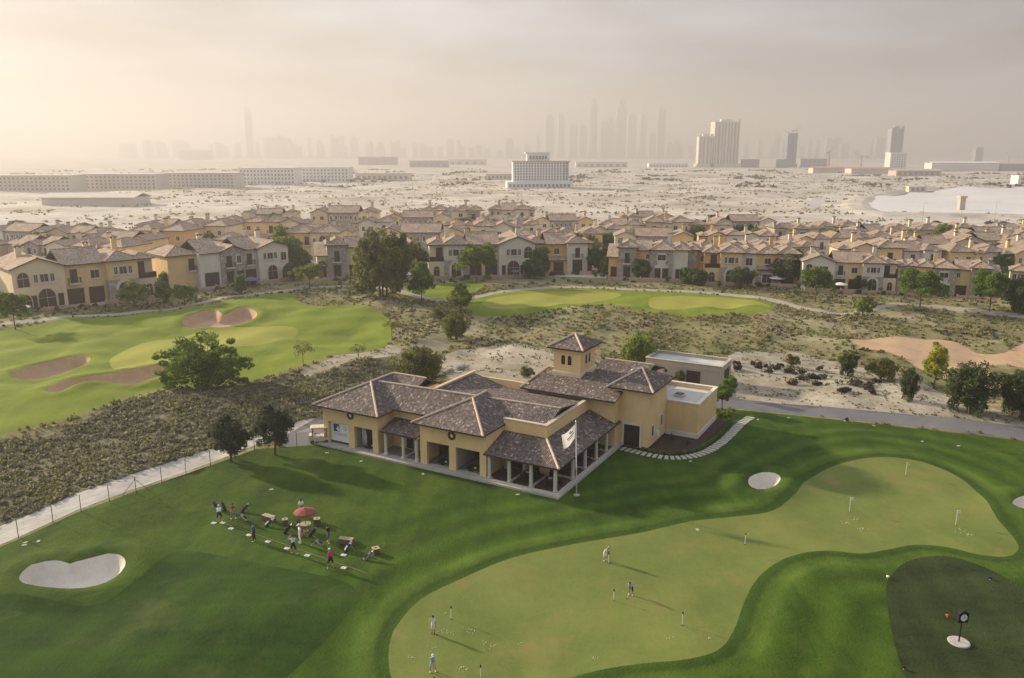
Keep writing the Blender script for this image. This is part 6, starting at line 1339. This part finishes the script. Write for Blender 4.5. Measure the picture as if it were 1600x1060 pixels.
for (x, y, r, m, lb, tl, sd_) in ((215, 185, 2.9, 'cloth_navy', 'navy golf bag farthest out in the cluster of three bags', .7, True), (262, 195, 2.6, 'cloth_black', 'black golf bag in the middle of the cluster of three', .5, True), (385, 205, .4, 'cloth_navy', 'navy golf bag right of the woman in pink', .75, True), (432, 272, 2.9, 'cloth_khaki', 'tan stand bag between the woman in pink and the navy-shirted golfer', .8, True), (572, 318, .3, 'cloth_navy', 'navy and white golf bag in front of the bench', .8, True), (718, 372, .5, 'cloth_black', 'black stand bag below the nearer bin', .75, True),
                             (918, 395, .2, 'cloth_black', 'black golf bag leaning by the round table', .6, False), (1025, 470, 2.8, 'cloth_grey', 'thin grey stand bag at the feet of the walking person', .9, True), (1195, 520, .5, 'cloth_navy', 'navy golf bag in front of the bench with white balls', .6, True), (1342, 580, .5, 'cloth_grey', 'grey carry bag at the far end of the tee', .85, True)): bag(x, y, r, m, lb, tl, sd_, 'cloth_white' if 'white' in lb else 'black_plastic')
for i, (x, y) in enumerate(((170, 290), (305, 333), (445, 384), (592, 435), (742, 488), (900, 543), (1187, 640), (1185, 540), (240, 288))):
    o = empty('ball_tray', zp(x, y), R(-20), KS); tag(o, f'white ball tray on the practice tee {("at the feet of the first golfer", "past the first golfer", "left of the navy-shirted golfer", "right of the navy-shirted golfer", "left of the swinging golfer", "right of the swinging golfer", "right of the crimson-shirted golfer", "under the navy golf bag", "behind the first golfer")[i]}', 'ball tray', 'ball trays on the practice tee')
    MB().box(-.22, .22, -.16, .16, 0, .05).build('tray', 'white_paint', o); mb = MB()
    for k in range(9): mb.ball((random.uniform(-.15, .15), random.uniform(-.1, .1), .07), .03, 6, 4)
    tag(mb.build('balls', 'white_paint', o), kind='stuff')
a, b = zp(250, 290), zp(1370, 682); o = MB().tube([Vector((0, 0, .03)), (b - a) * .5 + Vector((0, 0, .03)), b - a + Vector((0, 0, .03))], .012, 5).build('tee_rope', 'cloth_khaki', None, loc=a); tag(o, 'thin pale rope marking the hitting line of the practice tee', 'rope')
mb = MB(); r2 = random.Random(9)
for (x, y, s_, n) in ((700, 988, 14, 16), (735, 985, 12, 10), (645, 1028, 6, 8), (757, 1004, 6, 6), (773, 1010, 14, 8), (722, 1045, 10, 10), (926, 1028, 6, 6), (1323, 818, 8, 8), (1337, 812, 10, 10), (1347, 827, 6, 7), (1500, 829, 10, 8), (1515, 836, 6, 8), (675, 1012, 6, 5), (1045, 997, 5, 4), (1110, 997, 5, 4), (1348, 826, 4, 5), (812, 1005, 5, 3), (693, 960, 5, 3)):
    for k in range(n): q = gp_(x + r2.gauss(0, s_ * .5), y + r2.gauss(0, s_ * .22)); mb.ball((q.x, q.y, q.z + .02), .026, 6, 4)
tag(mb.build('golf_balls', 'white_paint'), 'white golf balls scattered on the putting green', 'golf balls', kind='stuff')

# ------------------------------------------------------------ people
def person_skeleton(pose):
    J = {}
    lean, twist = pose.get('lean', .05), pose.get('twist', 0.0); crouch = pose.get('crouch', 0.0); st = pose.get('stance', .12); stride = pose.get('stride', 0.0)
    def up(x, y, z):     # rotate the upper body forward (towards -y) about the pelvis, then twist
        y2, z2 = y * math.cos(lean) - z * math.sin(lean), y * math.sin(lean) + z * math.cos(lean)
        return Vector((x * math.cos(twist) - y2 * math.sin(twist) * .3, y2 + x * math.sin(twist), z2 + .95 - crouch))
    J['pelvis'] = Vector((0, .05 if lean > .3 else 0, .95 - crouch)); J['waist'] = up(0, 0, .16); J['chest'] = up(0, .01, .36); J['neck'] = up(0, .0, .53); J['head1'] = up(0, -.02, .62); J['head2'] = up(0, -.03, .74)
    for s, n in ((-1, 'l'), (1, 'r')):
        sy = stride * s
        J['hip' + n] = Vector((s * .09, 0, .9 - crouch)); J['knee' + n] = Vector((s * (st * .9 + .02), -.04 - crouch * .6 + sy * .5, .5 - crouch * .3)); J['ankle' + n] = Vector((s * st, .02 + sy, .09)); J['toe' + n] = Vector((s * (st + .03), -.17 + sy, .045))
        J['sh' + n] = up(s * .18, 0, .47); h = Vector(pose['h' + n]); m_ = (J['sh' + n] + h) / 2; dist = (h - J['sh' + n]).length; bend = math.sqrt(max(.0, .28 ** 2 - (dist / 2) ** 2)) if dist < .56 else 0
        J['el' + n] = m_ + Vector((s * .6, .5, -.5)).normalized() * bend; J['wr' + n] = h; J['hd' + n] = h + (h - J['el' + n]).normalized() * .08
    return J
BONES = [('pelvis', 'waist', 'pants'), ('waist', 'chest', 'shirt'), ('chest', 'neck', 'shirt'), ('neck', 'head1', 'skin'), ('head1', 'head2', 'skin')]
for n in 'lr': BONES += [('pelvis', 'hip' + n, 'pants'), ('hip' + n, 'knee' + n, 'pants'), ('knee' + n, 'ankle' + n, 'calf'), ('ankle' + n, 'toe' + n, 'shoe'), ('chest', 'sh' + n, 'shirt'), ('sh' + n, 'el' + n, 'sleeve'), ('el' + n, 'wr' + n, 'skin'), ('wr' + n, 'hd' + n, 'skin')]
RAD = dict(pelvis=.15, waist=.135, chest=.155, neck=.07, head1=.08, head2=.095, hip=.105, knee=.066, ankle=.045, toe=.042, sh=.075, el=.05, wr=.033, hd=.036)
def rad(k): return RAD[k] if k in RAD else RAD[k[:-1]]
PPL = []
def person(loc, rz, pose, shirt, pants, shoes, label, hgt=1.75, hat=None, hair='hair_dark', trousers=True, group=None, club=None):
    J = person_skeleton(pose); names = list(J); me = bpy.data.meshes.new('skeleton'); bm = bmesh.new(); sk = bm.verts.layers.skin.verify(); vs_ = {k: bm.verts.new(J[k]) for k in names}
    for a, b, _ in BONES: bm.edges.new((vs_[a], vs_[b]))
    for k in names: vs_[k][sk].radius = (rad(k), rad(k) * (.78 if k in ('pelvis', 'waist', 'chest') else 1.0)); vs_[k][sk].use_root = (k == 'pelvis')
    bm.to_mesh(me); bm.free(); tmp = bpy.data.objects.new('skeleton', me); C.objects.link(tmp)
    tmp.modifiers.new('s', 'SKIN'); sb = tmp.modifiers.new('u', 'SUBSURF'); sb.levels = 1; sb.render_levels = 1
    PPL.append((tmp, J, loc, rz, shirt, pants, shoes, label, hgt, hat, hair, trousers, group, club))
def bake_people():
    dg = bpy.context.evaluated_depsgraph_get()
    for (tmp, J, loc, rz, shirt, pants, shoes, label, hgt, hat, hair, trousers, group, club) in PPL:
        me = bpy.data.meshes.new_from_object(tmp.evaluated_get(dg)); me.name = 'person'
        mats = [M['skin'], M[shirt], M[pants], M[shoes]]; me.materials.clear()
        for m_ in mats: me.materials.append(m_)
        for pl in me.polygons:
            c = pl.center; best = (9, 0)
            for a, b, kd in BONES:
                A, B = J[a], J[b]; ab = B - A; t = max(0, min(1, (c - A).dot(ab) / (ab.length_squared + 1e-9))); d = (c - A - ab * t).length - (rad(a) * (1 - t) + rad(b) * t)
                if d < best[0]:
                    mi = {'skin': 0, 'shirt': 1, 'pants': 2, 'shoe': 3, 'calf': 2 if trousers else 0, 'sleeve': 1 if t < .75 else 0}[kd]
                    best = (d, mi)
            pl.material_index = best[1]; pl.use_smooth = True
        s = hgt / 1.78; o = link('person', me, None, loc, rz, s); tag(o, label, 'person', group)
        # fingers and face, joined to the same body mesh
        ex = MB()
        for n, sg in (('l', -1), ('r', 1)):
            w, h = J['wr' + n], J['hd' + n]; dr = (h - w).normalized(); sd_ = dr.cross(Vector((0, 1, .2))).normalized(); up_ = dr.cross(sd_)
            for k, L in enumerate((.062, .075, .08, .07)):
                b0 = h + sd_ * (k - 1.5) * .017; ex.tube([b0 - dr * .01, b0 + dr * L * .5 + up_ * .008, b0 + dr * L * .85 + up_ * .028], [.009, .0085, .007], 5)
            b0 = h - dr * .04 - sd_ * .03 * sg; ex.tube([b0, b0 - sd_ * .028 * sg + dr * .03, b0 - sd_ * .03 * sg + dr * .055], [.011, .01, .008], 5)
        hd = J['head2']; ex.ball(hd + Vector((0, -.105, -.045)), (.014, .02, .022), 6, 4)
        for sx in (-1, 1): ex.ball(hd + Vector((sx * .092, .0, -.04)), (.014, .02, .028), 6, 4)
        tm = ex.mesh('face_hands', 'skin', True); bm = bmesh.new(); bm.from_mesh(me); bm.from_mesh(tm); bm.to_mesh(me); bm.free()
        if hat:
            hm = MB(); hm.lathe([(.108, .0), (.108, .05), (.09, .095), (.04, .12), (.01, .125)], 12, hd.x, hd.y); hm.v = [(x, y, z + hd.z + .0) for x, y, z in hm.v]
            hm.prism([(hd.x - .07, hd.y - .09), (hd.x - .05, hd.y - .2), (hd.x + .05, hd.y - .2), (hd.x + .07, hd.y - .09)], hd.z + .0, hd.z + .018); hm.build('cap', hat, o)
        hh = MB(); hh.ball(hd + Vector((0, .018, .0)), (.098, .098, .10), 10, 6); hh.v = [v for v in hh.v]; hh.build('hair', hair, o)
        if club:
            g, e = [Vector(q) for q in club]; mat_ = Matrix.Translation(loc) @ Matrix.Rotation(rz, 4, 'Z') @ Matrix.Scale(s, 4); cl = empty('golf_club', mat_ @ e); tag(cl, 'golf club held by the ' + label.split(' ', 1)[1] if False else 'golf club in the hands of the ' + ' '.join(label.split()[:8]), 'golf club', 'golf clubs in use')
            a_, b_ = mat_ @ g, mat_ @ e; MB().tube([a_ - b_, Vector((0, 0, 0))], [.011, .008], 6).build('shaft', 'metal_grey', cl); MB().tube([a_ - b_, (a_ - b_) * .76], .016, 6).build('grip', 'black_plastic', cl); MB().box(-.05, .05, -.02, .02, -.02, .05).build('head', 'metal_dark', cl)
        bpy.data.objects.remove(tmp)
putt = dict(lean=.62, crouch=.05, stance=.16, hl=(-.03, -.42, .72), hr=(.03, -.42, .68))
addr = dict(lean=.5, crouch=.06, stance=.22, hl=(-.03, -.42, .78), hr=(.03, -.42, .73))
swing = dict(lean=.12, twist=.6, stance=.24, stride=.06, hl=(.22, .0, 1.62), hr=(.28, .05, 1.58))
stand = dict(lean=.02, stance=.12, hl=(-.27, -.05, .82), hr=(.27, -.05, .82))
lookup = dict(lean=-.02, stance=.11, hl=(-.14, -.2, 1.6), hr=(.25, -.06, .84))
walk = dict(lean=.08, stance=.09, stride=.18, hl=(-.26, -.2, .92), hr=(.26, .12, .88))
aim = dict(lean=.3, stance=.2, hl=(-.02, -.36, .85), hr=(.03, -.36, .8))
G1 = 'golfers on the practice tee'; G2 = 'putters on the green'; T = 1.78
person(zp(218, 283), R(200), addr, 'cloth_white', 'cloth_navy', 'cloth_white', 'golfer in white shirt and navy shorts at the end of the tee', T, None, 'cloth_white', False, G1, ((0, -.42, .76), (-.1, -.95, .03)))
person(zp(325, 255), R(20), aim, 'cloth_pink', 'cloth_grey', 'cloth_white', 'person in pink top bending over the golf bags', T * .95, None, 'hair_dark', True, G1)
person(zp(488, 432), R(-100), stand, 'cloth_blue', 'cloth_black', 'cloth_white', 'golfer in blue shirt and black trousers', T, None, 'hair_dark', True, G1, ((-.27, -.05, .84), (-.55, -.3, .03)))
person(zp(795, 532), R(150), swing, 'cloth_white', 'cloth_black', 'cloth_white', 'golfer in white shirt and black shorts finishing a swing', T, None, 'hair_dark', False, G1, ((.24, .0, 1.62), (-.35, .45, 1.9)))
person(zp(848, 445), R(-60), stand, 'cloth_white', 'cloth_white', 'cloth_white', 'instructor in white trousers, white cap and dark-backed shirt', T * 1.02, 'cloth_white', 'hair_dark', True, G1)
person(zp(858, 235), R(10), stand, 'cloth_white', 'cloth_grey', 'cloth_white', 'person in white shirt half hidden behind the red parasol', T, None, 'hair_dark', True, G1)
person(zp(1070, 445), R(-120), walk, 'cloth_black', 'cloth_blue', 'cloth_white', 'person in black top and bright blue shorts carrying gear', T * .97, None, 'hair_dark', False, G1)
person(zp(1085, 645), R(200), addr, 'cloth_crimson', 'cloth_black', 'cloth_white', 'golfer in crimson shirt, white cap and black shorts', T, 'cloth_white', 'hair_dark', False, G1, ((0, -.42, .76), (-.15, -.95, .03)))
person(gp_(945, 876), R(40), putt, 'cloth_white', 'cloth_white', 'cloth_white', 'putter in white clothes bending low over the ball', 1.6, 'cloth_khaki', 'hair_dark', False, G2, ((0, -.42, .7), (.05, -.75, .02)))
person(gp_(986, 930), R(-30), putt, 'cloth_sky', 'cloth_navy', 'cloth_white', 'putter in sky-blue shirt and navy shorts', 1.45, None, 'hair_dark', False, G2, ((0, -.42, .7), (-.1, -.8, .02)))
person(gp_(677, 990), R(0), lookup, 'cloth_white', 'cloth_white', 'cloth_black', 'putter in white shading the eyes with one hand', 1.42, None, 'hair_dark', False, G2, ((.25, -.06, .84), (.35, -.3, .02)))
person(gp_(676, 1050), R(15), aim, 'cloth_sky', 'cloth_sky', 'cloth_white', 'putter in pale blue shirt and shorts with white cap', 1.45, 'cloth_white', 'hair_dark', False, G2, ((0, -.36, .82), (.0, -.75, .02)))
bake_people()
